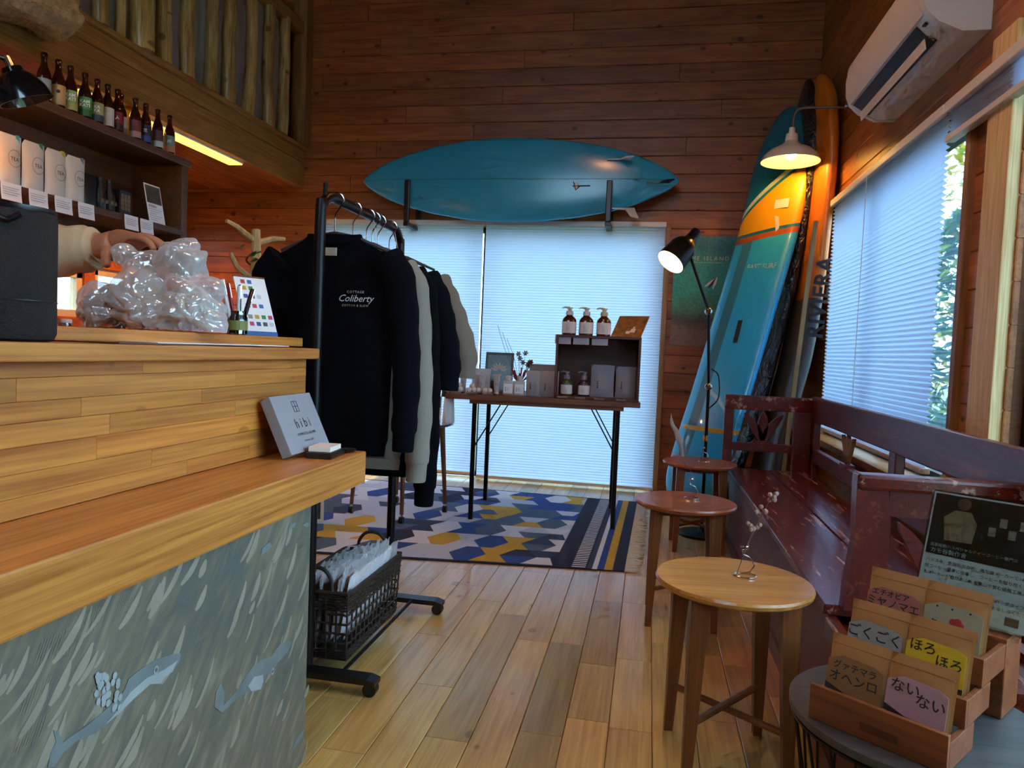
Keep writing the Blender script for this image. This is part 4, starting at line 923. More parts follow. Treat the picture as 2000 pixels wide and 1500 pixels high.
# ------------------------------------------------------------------ display table
TA = RAD(4); T0 = V((-.979, 4.045, 0)); TZ = .735
dt = thing('display_table', 'slim walnut display table on black steel legs with braces', 'table', (-.979, 4.045, .006), TA)
x0, x1, y0, y1 = -.165, .94, -.05, .60; zz = TZ-.006
bw = (y1-y0)/1
xs = [x0, x0+.27, x0+.62, x1]
MB().box((x0, y0, zz-.03), (x1, y1, zz), ch=.002).build('tabletop', M_disp, dt)
MB().box((x0+.14, y0+.012, zz-.052), (x1-.09, y1-.012, zz-.0305)).build('under_frame', M_disp, dt)
for i, (x, y) in enumerate([(0, 0), (.82, 0), (0, .55), (.82, .55)]):
    MB().box((x-.0125, y-.0125, 0), (x+.0125, y+.0125, zz-.052), ch=.002).build('leg', M_black, dt)
    s_ = 1 if x < .4 else -1
    MB().cyl((x+s_*.008, y, zz-.30), (x+s_*.15, y, zz-.052), .004, n=8).build('brace', M_black, dt, True)
def TT(x, y=4.15): return (x, y, TZ+.001)
# crate
crt = thing('wooden_crate', 'dark mahogany open crate standing on the display table', 'crate', (-.295, 4.19, TZ+.001), TA)
w, d, h, t_ = .238, .12, .362, .014
for a in (((-w, -d, 0), (-w+t_, d, h)), ((w-t_, -d, 0), (w, d, h))): MB().box(*a, ch=.001).build('side_panel', M_crate, crt)
MB().box((-w+t_, -d, 0), (w-t_, d, t_), ch=.001).build('bottom_panel', M_crate, crt); MB().box((-w+t_, -d, h-t_), (w-t_, d, h), ch=.001).build('top_panel', M_crate, crt); MB().box((-w+t_, d-.008, t_), (w-t_, d, h-t_)).build('back_panel', M_crate, crt)
CZ = TZ+.001+h
# pump bottles
def pump(loc, lab, glass, capm, R=.041, H=.115, group=None, clear=False, labw='#d8d8da', lvl=None, size=1.0, rz=0):
    o = thing('pump_bottle', lab, 'pump bottle', loc, rz, group=group)
    R, H = R*size, H*size
    MB().lathe([(R*.9, 0), (R, .005), (R, H*.72), (R*.9, H*.82), (R*.45, H*.97), (R*.4, H)], 28, pw=2.6).build('bottle', glass, o, True)
    MB().lathe([(R*.5, H), (R*.52, H+.003), (R*.5, H+.022), (R*.3, H+.024), (R*.28, H+.034), (R*.42, H+.036), (R*.42, H+.044), (0, H+.046)], 20).build('pump_collar', capm, o, True)
    MB().tube([(0, 0, H+.041), (-R*.7, 0, H+.045), (-R*1.1, 0, H+.038)], [.006*size+.001, .005, .0035], 8).build('nozzle', capm, o, True)
    MB().lathe([(R*1.012, H*.10), (R*1.012, H*.66)], 28, pw=2.6, caps=False).build('label', mat('plabel'+labw, labw, .6), o, True)
    for k in range(3): MB().box((-R*.35+k*R*.18, -R*1.03-.0008, H*.18), (-R*.35+k*R*.18+.0016, -R*1.03, H*(.55-.08*k))).build('print_line', MATS['print_grey'], o)
    return o
M_br, nt, bq = newmat('brown_glass'); setp(bq, Base_Color=lin('#4a2412'), Roughness=.1, Coat_Weight=.3)
M_cap = mat('cap_white', '#cfccc8', .4); M_capc = mat('cap_cream', '#cfc6a0', .3)
pump((-.465, 4.15, CZ), 'left brown pump bottle with a white cap on the crate', M_br, M_cap, group='pump bottles on the crate', rz=TA)
pump((-.368, 4.157, CZ), 'middle brown pump bottle with a white cap on the crate', M_br, M_cap, group='pump bottles on the crate', rz=TA)
pump((-.268, 4.163, CZ), 'brown pump bottle with a cream cap beside the booklet', M_br, M_capc, group='pump bottles on the crate', rz=TA)
bo = thing('booklet', 'orange brown photo booklet leaning on the crate top', 'booklet', mx=basis((-.142, 4.15, CZ+.001), (.90, -.43, 0), (.27, .56, .78)))
M_bk = mat('booklet_print', '#9a6a3a', .4, var=.5, vscale=30)
MB().box((-.095, 0, -.004), (.095, .16, 0)).build('cover', M_bk, bo); MB().box((.015, .035, 0), (.045, .062, .0008)).build('printed_bottle', M_card, bo); MB().box((-.01, .025, 0), (.015, .045, .0008)).build('printed_box', M_card, bo); MB().box((.024, .062, 0), (.036, .078, .0008)).build('printed_neck', M_card, bo)
for i, (x, lb) in enumerate([(-.487, 'left'), (-.385, 'middle'), (-.28, 'right')]):
    o = MB().box((-.045, -.0012, -.052), (.045, 0, .0)).build('price_card', mat('card_lilac', '#a9a8b8', .6), None, mx=Matrix.Translation((x, 4.069+.07*(x+.487), CZ-.001))); tag(o, lb+' blank price card hanging on the crate front', 'card', 'price cards on the crate')
M_grn, nt, bq = newmat('green_liquid'); setp(bq, Base_Color=lin('#464f30'), Roughness=.15); M_drk, nt, bq = newmat('plum_liquid'); setp(bq, Base_Color=lin('#3a2030'), Roughness=.15)
M_capl = mat('cap_lilac', '#8e8a98', .4); BZ = TZ+.001+t_
pump((-.465, 4.16, BZ), 'green soap pump bottle inside the crate', M_grn, M_capl, size=.82, rz=TA); pump((-.365, 4.168, BZ), 'dark plum soap pump bottle inside the crate', M_drk, M_capl, size=.82, rz=TA)
M_pch = mat('refill_pouch', '#8d8c98', .55); M_pchw = mat('refill_pouch_pale', '#a3a2a8', .55)
def brandmark(o, x, z, s_, y, hollow=True):
    MB().tube([(x+s_*.33*cos(a*pi/6), y, z+s_*1.5+s_*.33*sin(a*pi/6)) for a in range(12)], s_*.08, 4, closed=True).build('logo_ring', M_ink, o)
    for k in range(2): MB().tube([(x, y-.0004, z+s_*.6-k*s_*.85), (x, y+.0004, z+s_*.6-k*s_*.85)], s_*.3, 10).build('logo_dot', M_ink, o)
    MB().box((x-s_*.3, y-.0003, z-s_*1.35), (x+s_*.3, y+.0003, z-s_*.75)).build('logo_square', M_ink, o)
    for k in range(4): MB().box((x+s_*(.9+k*.55), y-.0003, z-s_*(1.2-.3*(k % 2))), (x+s_*(1.05+k*.55), y+.0003, z+s_*1.6)).build('print_line', MATS['print_grey'], o)
def refill(loc, lab, w_, h_, m, mark=True, rz=TA):
    o = thing('refill_pouch', lab, 'pouch', loc, rz, group='refill pouches on the display table'); pouch_mesh(w_, h_, .026, 'pouch', m, o)
    if mark: brandmark(o, -w_*.2, h_*.38, .0125, -.0262)
    return o
refill((-.275, 4.25, BZ), 'pouch behind the tall pouch inside the crate', .12, .185, mat('refill_blue', '#6f7488', .55), False)
refill((-.262, 4.18, BZ), 'tall pale refill pouch inside the crate', .135, .183, M_pch); refill((-.13, 4.19, BZ), 'smaller refill pouch at the right inside the crate', .115, .18, M_pch)
refill((-.61, 4.235, TZ+.001), 'wide grey refill pouch standing behind two pale ones', .18, .185, mat('refill_grey', '#8b8588', .55), False)
refill((-.655, 4.155, TZ+.001), 'left pale refill pouch in front of the wide grey one', .095, .148, M_pchw); refill((-.565, 4.15, TZ+.001), 'right pale refill pouch in front of the wide grey one', .11, .15, M_pchw)
# clear refill bottles
M_frost, nt, bq = newmat('frosted_bottle'); setp(bq, Base_Color=(.62, .64, .62, 1), Roughness=.35, Alpha=.8)
for x, lb in ((-.80, 'left frosted bottle with a white cap on the display table'), (-.735, 'right frosted bottle with a white cap on the display table')):
    o = thing('frosted_bottle', lb, 'bottle', (x, 4.12, TZ+.001), TA); MB().box((-.03, -.018, 0), (.03, .018, .085), ch=.008).build('bottle', M_frost, o, True); MB().lathe([(.016, .085), (.017, .088), (.017, .112), (.0, .113)], 18).build('cap', M_cap, o, True); MB().box((-.026, -.0188, .012), (.026, -.018, .066)).build('label', M_paper, o); brandmark(o, -.016, .034, .0075, -.0193)
# tubes and card box
def tube_(loc, lab, h_=.10):
    o = thing('cream_tube', lab, 'tube', loc, TA); n = 20; b = MB(); vs = []; fs = []
    for i in range(7):
        t = i/6; ry = .014*(1-t)+.0012*t; rx = .014*(1-t)+.022*t
        for j in range(n): vs.append((rx*cos(2*pi*j/n), ry*sin(2*pi*j/n), .014+t*(h_-.014)))
    for i in range(6):
        for j in range(n): fs.append((i*n+j, i*n+(j+1) % n, (i+1)*n+(j+1) % n, (i+1)*n+j))
    b.add(vs, fs); b.build('tube', M_pchw, o, True); MB().lathe([(.0135, 0), (.0145, .002), (.0145, .014), (0, .0142)], 18).build('cap', M_cap, o, True); brandmark(o, -.003, h_*.5, .0055, -.0095)
tube_((-1.075, 4.13, TZ+.001), 'cream tube standing at the left end of the display table', .125); tube_((-.955, 4.10, TZ+.001), 'cream tube in front of the white carton', .11); tube_((-.868, 4.105, TZ+.001), 'cream tube beside the frosted bottles', .12)
o = thing('carton', 'white carton standing behind the cream tube', 'carton', (-.975, 4.17, TZ+.001), TA); MB().box((-.053, -.02, 0), (.053, .02, .145), ch=.001).build('carton', mat('carton_white', '#b9bcc6', .6), o); MB().box((-.02, -.0206, .05), (-.005, -.02, .085)).build('picture', mat('carton_pic', '#7f9ab4', .6), o); MB().box((-.002, -.0204, .12), (.002, -.02, .124)).build('hole_print', M_ink, o)
o = thing('photo_frame', 'black framed lotus flower photo behind the carton', 'picture', mx=basis((-.915, 4.36, TZ+.001), (.995, .07, 0), (0, .22, 1)))
for a in (((-.088, 0, -.012), (.088, .014, 0)), ((-.088, .236, -.012), (.088, .25, 0)), ((-.088, .014, -.012), (-.074, .236, 0)), ((.074, .014, -.012), (.088, .236, 0))): MB().box(*a, ch=.001).build('frame_bar', M_blackp, o)
MB().box((-.075, .013, -.008), (.075, .237, -.005)).build('print', mat('lotus_dark', '#161c20', .25, var=.4, vscale=30), o)
for k in range(7):
    a = RAD(20+k*23); c = V((.0, .13, -.0045)); d_ = V((cos(a), sin(a), 0)); n_ = V((-sin(a), cos(a), 0)); MB().add([c+d_*.012, c+d_*.03+n_*.010, c+d_*.058, c+d_*.03-n_*.010], [(0, 1, 2, 3)]).build('petal_print', mat('lotus_pale', '#b9b6b0', .4), o)
# white stone balls and small dark trays
q = random.Random(8)
for i, (x, y, n, lb) in enumerate([(-1.10, 4.075, 5, 'pile of pale soap balls at the left of the display table'), (-.99, 4.06, 4, 'pile of pale soap balls in front of the carton'), (-.90, 4.07, 2, 'pair of pale soap pieces beside the tube')]):
    o = thing('soap_balls', lb, 'soap', (x, y, TZ+.001)); MB().box((-.04, -.022, 0), (.045, .022, .004)).build('tray', M_blackp, o)
    for k in range(n): 
        px_ = (-.026+.026*k, 0, .021) if k < 3 else (-.012+.026*(k-3), .003, .045)
        MB().sphere(px_, (.0175, .0165, .0165), 14).build('soap_ball', mat('soap_white', '#cfc9c8', .6), o, True)
for i, (x, lb) in enumerate([(-1.085, 'first price card from the left on the display table edge'), (-.99, 'second price card from the left on the display table edge'), (-.90, 'third price card from the left on the display table edge'), (-.775, 'price card in front of the frosted bottles'), (-.625, 'price card in front of the pale refill pouches'), (-.475, 'price card in front of the green soap'), (-.375, 'price card in front of the plum soap'), (-.27, 'price card in front of the tall crate pouch'), (-.145, 'price card in front of the smaller crate pouch')]):
    yy = 4.02+.07*(x+1.0); o = MB().prism([(-.03, 0), (.03, 0), (.03, .001), (-.03, .001)], -.016, .0).build('price_card', mat('card_peach', '#d9c4b4', .6), None, mx=Matrix.Translation((x, yy, TZ+.003)) @ Matrix.Rotation(RAD(-38), 4, 'X')); tag(o, lb, 'card', 'price cards on the display table')
# dried flowers
fv = thing('dried_flowers', 'dried red and brown flowers with bare twigs in a pot behind the bottles', 'flowers', (-.77, 4.30, TZ+.001)); q = random.Random(17)
MB().lathe([(.03, 0), (.036, .01), (.034, .07), (.03, .075)], 20).build('pot', M_card, fv, True)
for k in range(3): MB().tube(smoothpath([(0, 0, .06), (-.04-.02*k, .0, .22), (-.09-.03*k, .01, .33+.04*k)], 4), .0013, 5).build('twig', mat('twig_plum', '#5a3a4a', .8), fv, True)
for k in range(9):
    x, y, z = q.uniform(-.02, .075), q.uniform(-.02, .02), q.uniform(.17, .25); MB().tube([(0, 0, .06), (x*.6, y, z*.7), (x, y, z)], .0011, 5).build('stem', MATS['twig_plum'], fv, True)
    f = MB()
    for j in range(6):
        a = j*pi/3; d_ = V((cos(a), .4*q.uniform(-1, 1), sin(a))).normalized(); n_ = V((-sin(a), 0, cos(a))); c = V((x, y-.003, z)); f.add([c, c+d_*.011+n_*.005, c+d_*.02, c+d_*.011-n_*.005, c+V((0, -.004, 0))], [(0, 1, 4), (1, 2, 4), (2, 3, 4), (3, 0, 4)])
    f.build('flower_head', mat('dried_brown', '#5e3826', .85), fv)
for k in range(26):
    x, y, z = q.uniform(-.05, .05), q.uniform(-.02, .02), q.uniform(.09, .16); MB().tube([(x*.3, y*.3, .07), (x, y, z)], [.002, .004], 5).build('red_tuft', mat('dried_red', '#9a2a3c', .85), fv, True)
# ------------------------------------------------------------------ red bench
bn = thing('wooden_bench', 'long dark red painted wooden bench with worn edges along the window wall', 'bench', (.68, 3.0, 0)); no = (-.68, -3.0, 0)
BX0, BX1, BY0, BY1 = .455, .875, 1.88, 4.12
def bp_(mb, name, m=M_redp, smooth=False): return mb.build(name, m, bn, smooth, loc=no)
bp_(MB().box((BX0, BY0-.0, .376), (.668, BY1, .402), ch=.004), 'seat_board', M_red); bp_(MB().box((.671, BY0, .376), (BX1, BY1, .402), ch=.004), 'seat_board', M_red)
bp_(MB().box((BX0+.012, BY0-.30, .06), (BX0+.03, BY1, .375)), 'front_panel'); bp_(MB().box((BX0+.002, BY0-.30, 0), (BX0+.034, BY1+.02, .06), ch=.004), 'plinth'); bp_(MB().box((BX0+.004, BY0-.32, .33), (BX0+.03, BY0, .372), ch=.004), 'seat_frame', M_red)
bp_(MB().box((BX1-.03, BY0-.3, .0), (BX1, BY1, .375)), 'rear_panel'); bp_(MB().box((BX0+.03, BY0-.31, 0), (BX1, BY0-.28, .36)), 'end_panel'); bp_(MB().box((BX0+.03, BY1-.02, 0), (BX1, BY1, .375)), 'end_panel')
bp_(MB().box((BX0+.03, BY0-.28, .34), (BX1-.03, BY0, .36)), 'inner_board', M_red)
# back
K0, K1 = BX1-.0, BX1+.035
bp_(MB().box((K0, BY0-.3, .685), (K1, BY1+.03, .815), ch=.006), 'back_top_rail'); bp_(MB().box((K0, BY0-.3, .47), (K1, BY1+.03, .54), ch=.005), 'back_lower_rail')
for y in (BY1-.03, 2.80, BY0-.27): bp_(MB().box((K0, y-.035, .30), (K1, y+.035, .69), ch=.004), 'back_post')
M_nat = wood('bare_slat', '#9a6a38', '#6f4520', rough=.5, axis=2)
def tulip(base, X, up, th, h, m, name='tulip_slat', sp=.09, w=.018):
    """three leaf shaped slats fanning out from base; X across, th thickness direction"""
    for s_ in (-1, 0, 1):
        tip = V(base)+V(up)*h*(1 if s_ == 0 else .93)+V(X)*sp*s_; b0 = V(base)+V(X)*.008*s_; vs = []; n = 8
        for i in range(n+1):
            t = i/n; c = b0.lerp(tip, t)+V(X)*(s_*.012*sin(pi*t)*-1); ww = w*(.35+.9*sin(pi*min(1, t*.92+.04))**1.0)*(1 if t < .98 else .2)
            for sx, sy in ((-1, -1), (1, -1), (1, 1), (-1, 1)): vs.append(c+V(X)*ww*sx*.9+V(th)*.008*sy)
        fs = []
        for i in range(n):
            for j in range(4): fs.append((i*4+j, i*4+(j+1) % 4, (i+1)*4+(j+1) % 4, (i+1)*4+j))
        fs += [(3, 2, 1, 0), (n*4, n*4+1, n*4+2, n*4+3)]
        MB().add(vs, fs).build(name, m, bn, loc=no)
for y in (3.44, 2.30): 
    tulip((K0+.017, y, .545), (0, 1, 0), (0, 0, 1), (1, 0, 0), .14, M_nat if y < 3.7 else M_redp); bp_(MB().box((K0-.004, y-.05, .53), (K1+.004, y+.05, .552), ch=.003), 'tulip_base')
# far arm
FY = BY1+.01; a0, a1 = .42, BX1
bp_(MB().box((a0, FY-.02, .725), (a1, FY+.02, .805), ch=.006), 'arm_rail', M_red); bp_(MB().box((a0, FY-.018, .402), (a0+.05, FY+.018, .726), ch=.004), 'arm_post'); bp_(MB().box((a1-.09, FY-.018, .402), (a1, FY+.018, .726), ch=.004), 'arm_post'); bp_(MB().box((a0+.05, FY-.016, .50), (a1-.09, FY+.016, .545), ch=.003), 'arm_lower_rail')
cx = (a0+a1)/2-.02; bp_(MB().prism([(cx-.06, .545), (cx-.045, .56), (cx+.045, .56), (cx+.06, .545)], FY-.014, FY+.014), 'tulip_base'); tulip((cx, FY, .555), (1, 0, 0), (0, 0, 1), (0, 1, 0), .165, M_redp, sp=.10, w=.024)
# near arm
NY = BY0-.01; n0 = .50
post = [(n0+.005, .735), (n0+.03, .735), (n0+.075, .72), (n0+.085, .60), (n0+.08, .402), (n0-.008, .402), (n0-.004, .47), (n0+.008, .57), (n0+.005, .66)]
bp_(MB().prism(post, NY-.022, NY+.022), 'arm_post'); bp_(MB().box((n0+.006, NY-.028, .70), (BX1+.03, NY+.028, .737), ch=.008), 'arm_rail', M_red)
bp_(MB().box((n0+.08, NY-.018, .64), (BX1, NY+.018, .70)), 'arm_board'); bp_(MB().box((n0+.08, NY-.018, .402), (BX1, NY+.018, .47)), 'arm_lower_rail'); bp_(MB().box((BX1-.08, NY-.018, .47), (BX1, NY+.018, .64)), 'arm_post')
tulip((.70, NY, .47), (1, 0, 0), (0, 0, 1), (0, 1, 0), .165, M_redp, sp=.09, w=.02)

# ------------------------------------------------------------------ nest of round side tables
def side_table(x, y, z, r, mt, lab, rz=0):
    o = thing('side_table', lab, 'side table', (x, y, 0), rz, group='round side tables by the bench')
    MB().lathe([(0, z-.02), (r-.012, z-.02), (r-.002, z-.014), (r, z-.006), (r-.003, z), (0, z)], 56, caps=False).build('tabletop', mt, o, True)
    for sx in (-1, 1):
        for sy in (-1, 1):
            tx, ty = sx*.105, sy*.105; bx_, by_ = sx*.118, sy*.118; vs = []
            for t, w in ((0, .011), (.5, .017), (1, .022)):
                cx_, cy_ = bx_+(tx-bx_)*t, by_+(ty-by_)*t
                vs += [(cx_-w, cy_-w*.75, (z-.02)*t), (cx_+w, cy_-w*.75, (z-.02)*t), (cx_+w, cy_+w*.75, (z-.02)*t), (cx_-w, cy_+w*.75, (z-.02)*t)]
            fs = [(i*4+j, i*4+(j+1) % 4, i*4+4+(j+1) % 4, i*4+4+j) for i in range(2) for j in range(4)]+[(3, 2, 1, 0), (8, 9, 10, 11)]
            MB().add(vs, fs).build('leg', M_leg, o)
    for s_ in (-1, 1): MB().cyl((-.114, -.114*s_, .13+.006*s_), (.114, .114*s_, .13+.006*s_), .009, n=8).build('stretcher', M_leg, o, True)
    MB().box((-.10, -.09, z-.045), (.10, -.075, z-.02)).build('apron', M_leg, o); MB().box((-.10, .075, z-.045), (.10, .09, z-.02)).build('apron', M_leg, o)
TBL = [(.232, 1.845, M_table, 'nearest round side table with a golden teak top', .15), (.160, 2.80, M_tableR, 'middle round side table with a reddish top', 0), (.285, 3.88, M_tableR, 'furthest round side table beside the bench end', .05)]
for x, y, m_, lb_, rz in TBL: side_table(x, y, .455, .190, m_, lb_, rz)
def wire_vase(x, y, lab, kind, s_=1):
    o = thing('wire_flower_stand', lab, 'flower stand', (x, y, .4555)); q = random.Random(int(x*999))
    pth = [(.028*cos(a), .02*sin(a), .0025+.001*(a > 6)) for a in [i*.45 for i in range(22)]]+[(.012, .0, .012), (.022, 0, .03), (.012, .004, .048), (-.006, 0, .055), (-.01, .004, .066)]+[(-.004+.009*cos(a), .009*sin(a), .07+a*.0016) for a in [i*.6 for i in range(12)]]
    MB().tube(pth, .0018, 6).build('wire', M_chrome, o, True)
    if kind == 1:
        for k in range(3):
            e = V((.015+.02*k, .012*k, .13+.035*k)); MB().tube([(-.02, 0, .004), (0, 0, .075), e], .0009, 5).build('stem', mat('dry_stem', '#5a4436', .8), o, True)
            f = MB()
            for j in range(7): f.sphere(e+V((q.uniform(-.015, .015), q.uniform(-.010, .010), q.uniform(-.010, .013))), .006, 7)
            f.build('dried_blossom', mat('dry_mauve', '#94786c', .9), o, True)['kind'] = 'stuff'
    elif kind == 2:
        for k in (-1, 1): MB().sphere((.008*k, 0, .125), (.007, .004, .017), 8).build('dry_leaf', mat('dry_leaf', '#c08a4c', .7), o, True)
        MB().tube([(-.02, 0, .004), (0, 0, .115)], .0009, 5).build('stem', MATS['twig_plum'], o, True)
    else: MB().tube([(0, 0, .07), (-.01, .01, .11), (-.035, .02, .14)], .001, 5).build('stem', MATS['twig_plum'], o, True)
wire_vase(.262, 1.87, 'silver wire holder with mauve dried blossoms on the nearest side table', 1); wire_vase(.185, 2.84, 'silver wire holder with a bare stem on the middle side table', 0); wire_vase(.305, 3.87, 'wire holder with two tan leaves on the furthest side table', 2)
dw = thing('driftwood', 'small white driftwood twig standing behind the furthest side table', 'driftwood', (.185, 4.36, 0)); MB().tube(smoothpath([(.05, 0, .0), (.035, 0, .30), (.03, 0, .44), (-.005, 0, .55), (-.035, .0, .60), (-.045, 0, .66)], 4), [.012]*10+[.02, .018, .016, .014, .013, .012, .011, .010, .008, .004, .002], 8).build('twig', mat('driftwood', '#bdb8b4', .8, var=.2, vscale=30), dw, True)

# ------------------------------------------------------------------ floor lamp
flp = thing('floor_lamp', 'tall black jointed floor lamp with a lit bell shade before the poster', 'floor lamp', (.335, 4.17, 0))
L0 = V((.335, 4.17, 0))
MB().lathe([(.13, 0), (.132, .006), (.13, .014), (.02, .02), (.012, .04)], 40).build('base', M_black, flp, True)
pA = V((.0, 0, .02)); pB = at(1384, 755, 1, 4.12)-L0; pC = at(1384, 608, 1, 4.08)-L0; pD = at(1345, 492, 1, 4.02)-L0; 
MB().cyl(pA, pB, .009, n=12).build('pole', M_black, flp, True); MB().cyl(pB, pC, .008, n=12).build('pole', M_black, flp, True); MB().cyl(pC, pD, .008, n=12).build('pole', M_black, flp, True)
for p in (pB, pC): MB().sphere(p, .021, 14).build('joint', M_chrome, flp, True); MB().tube([p+V((0, -.03, 0)), p+V((0, .03, 0))], .010, 12).build('knob', M_chrome, flp, True)
MB().tube(smoothpath([pB+V((.01, 0, .10)), pB+V((.05, 0, .06)), pB+V((.055, 0, -.06)), pB+V((.01, 0, -.12))], 5), .0035, 6).build('cable', M_black, flp, True)
hA = at(1354, 460, 1, 3.99)-L0; hB = at(1309, 512, 1, 3.90)-L0; ax = (hB-hA).normalized(); Lh = (hB-hA).length
Mh = basis(hA, ax.orthogonal(), ax.cross(ax.orthogonal()))
MB().lathe([(.018, -.035), (.026, -.033), (.029, .03), (.034, .045), (.055, .068), (.070, .10), (.079, Lh), (.0775, Lh), (.068, .10), (.052, .07), (.03, .052), (0, .05)], 32, M=Mh, caps=False).build('lamp_shade', mat('lamp_black', '#181a1a', .3, .3), flp, True)
MB().lathe([(.0515, .0705), (.0672, .10), (.0765, Lh*.995)], 32, M=Mh, caps=False).build('shade_lining', mat('shade_white', '#f2ece0', .5), flp, True)
MB().sphere(hA+ax*(Lh*.62), .028, 14).build('bulb', emit('floor_bulb', '#ffc98a', 60), flp, True); MB().cyl(pD, hA+ax*.02, .008, n=8).build('yoke', M_chrome, flp, True)

# ------------------------------------------------------------------ enamel wall lamp
wlp = thing('wall_lamp', 'white enamel wall lamp on a curved pipe above the surfboards', 'wall lamp', (.77, 4.62, 2.2)); w0 = V((.77, 4.62, 2.2)); 
M_en = mat('enamel_white', '#e2e0da', .25, Coat_Weight=.4)
MB().tube([(XR-.77, 0, .315), (XR-.77-.02, 0, .315)], .035, 20).build('wall_flange', M_chrome, wlp, True)
MB().tube(smoothpath([(XR-.78, 0, .315), (.15, 0, .318), (.05, 0, .315), (.012, 0, .285), (0, 0, .20)], 6), .0085, 10).build('pipe', mat('pipe_grey', '#8a8478', .35, .8), wlp, True)
MB().lathe([(.016, .20), (.018, .20), (.020, .165), (.034, .162), (.038, .12), (.062, .095), (.12, .068), (.160, .03), (.172, .0), (.170, -.003), (.156, .026), (.116, .060), (.058, .086), (.034, .10), (0, .105)], 44, caps=False).build('lamp_shade', M_en, wlp, True)
MB().lathe([(.0, .098), (.034, .094), (.058, .082), (.116, .056), (.153, .024), (.167, .0)], 44, caps=False).build('shade_lining', mat('lining_white', '#f4ecc8', .5), wlp, True)
MB().sphere((0, 0, .045), .034, 16).build('bulb', emit('wall_bulb', '#ffbe58', 75), wlp, True)

# ------------------------------------------------------------------ air conditioner
ac = thing('air_conditioner', 'white wall mounted air conditioner above the right window', 'air conditioner', (XR, 3.2, 2.14))
M_ac = mat('ac_white', '#d9d8d2', .35); AY0, AY1 = 2.72-3.2, 3.70-3.2
prof = [(-.001, .30), (-.15, .30), (-.195, .285), (-.218, .25), (-.225, .18), (-.222, .12), (-.205, .075), (-.165, .035), (-.135, .022), (-.09, .0), (-.001, -.0)]
def acp(pts, y0, y1, name, m): MB().prism(pts, y0, y1).build(name, m, ac, True, sharp=28)
def inset(pts, k): return [(x*k if x < -.01 else x, .15+(z-.15)*k) for x, z in pts]
acp(inset(prof, .985), AY0+.012, AY1-.012, 'body', M_ac); acp(prof, AY0, AY0+.03, 'side_cap', M_ac); acp(prof, AY1-.03, AY1, 'side_cap', M_ac)
acp([(-.15, .302), (-.197, .287), (-.2205, .25), (-.228, .18), (-.225, .118), (-.205, .074), (-.21, .09), (-.216, .12), (-.219, .18), (-.212, .24), (-.19, .275)], AY0+.032, AY1-.032, 'front_panel', M_ac)
sl0, sl1 = V((-.1995, 0, .066)), V((-.128, 0, .0165)); d_ = (sl1-sl0); n_ = V((-d_.z, 0, d_.x)).normalized()*-1
b = MB(); P = [sl0+n_*.002+V((0, AY0+.12, 0)), sl1+n_*.002+V((0, AY0+.12, 0)), sl1+n_*.002+V((0, AY1-.06, 0)), sl0+n_*.002+V((0, AY1-.06, 0))]
n_ = V((-.57, 0, -.82)); P = [sl0+n_*.004+V((0, AY0+.12, 0)), sl1+n_*.004+V((0, AY0+.12, 0)), sl1+n_*.004+V((0, AY1-.06, 0)), sl0+n_*.004+V((0, AY1-.06, 0))]
b.add(P+[p-n_*.012 for p in P], [(0, 1, 2, 3), (0, 4, 5, 1), (1, 5, 6, 2), (2, 6, 7, 3), (3, 7, 4, 0)]); b.build('air_outlet', mat('outlet_dark', '#121212', .6), ac)
va = sl0.lerp(sl1, .55)+n_*.012; vb = va+V((.012, 0, -.03))+n_*.01
b = MB(); b.add([va+V((0, AY0+.13, 0)), vb+V((0, AY0+.13, 0)), vb+V((0, AY1-.05, 0)), va+V((0, AY1-.05, 0))]+[p+V((.004, 0, .003)) for p in (va+V((0, AY0+.13, 0)), vb+V((0, AY0+.13, 0)), vb+V((0, AY1-.05, 0)), va+V((0, AY1-.05, 0)))], [(0, 1, 2, 3), (7, 6, 5, 4), (0, 4, 5, 1), (1, 5, 6, 2), (2, 6, 7, 3), (3, 7, 4, 0)]); b.build('vane', M_ac, ac)
MB().tube([(-.045, AY0-.001, .20), (-.045, AY0, .20)], .018, 20).build('round_sticker', mat('sticker_blue', '#3f6fa8', .5), ac); MB().box((-.19, AY0+.06, .052), (-.165, AY0+.085, .058)).build('display_window', mat('display_dark', '#2a2a2a', .2), ac)
sm_ = bpy.data.objects
text('28°', .03, mat('print_mid', '#9a9a94', .6), ac, basis((-.155, AY0+.075, .012), (0, -1, 0), (-.82, 0, .57)))

# ------------------------------------------------------------------ poster
po = thing('poster', 'aerial sea poster with title lettering on the back wall', 'poster', (.375, YB-.002, 1.08))
mt, nt, pb = newmat('poster_sea'); N = nt.nodes; L = nt.links
tc = N.new('ShaderNodeTexCoord'); sx = N.new('ShaderNodeSeparateXYZ'); L.new(tc.outputs['Object'], sx.inputs[0])
nz = N.new('ShaderNodeTexNoise'); nz.inputs['Scale'].default_value = 60; nz.inputs['Detail'].default_value = 6; L.new(tc.outputs['Object'], nz.inputs['Vector'])
nb = N.new('ShaderNodeTexNoise'); nb.inputs['Scale'].default_value = 4; L.new(tc.outputs['Object'], nb.inputs['Vector'])
ma = N.new('ShaderNodeMath'); ma.operation = 'MULTIPLY_ADD'; ma.inputs[1].default_value = .22; L.new(nb.outputs[0], ma.inputs[0]); 
m2 = N.new('ShaderNodeMath'); m2.operation = 'MULTIPLY_ADD'; m2.inputs[1].default_value = .12; L.new(nz.outputs[0], m2.inputs[0]); L.new(sx.outputs['Z'], m2.inputs[2]); L.new(m2.outputs[0], ma.inputs[2])
cr = N.new('ShaderNodeValToRGB'); L.new(ma.outputs[0], cr.inputs[0]); e = cr.color_ramp.elements
e[0].position = .26; e[0].color = lin('#8a6a54'); e[1].position = .98; e[1].color = lin('#4a8c94')
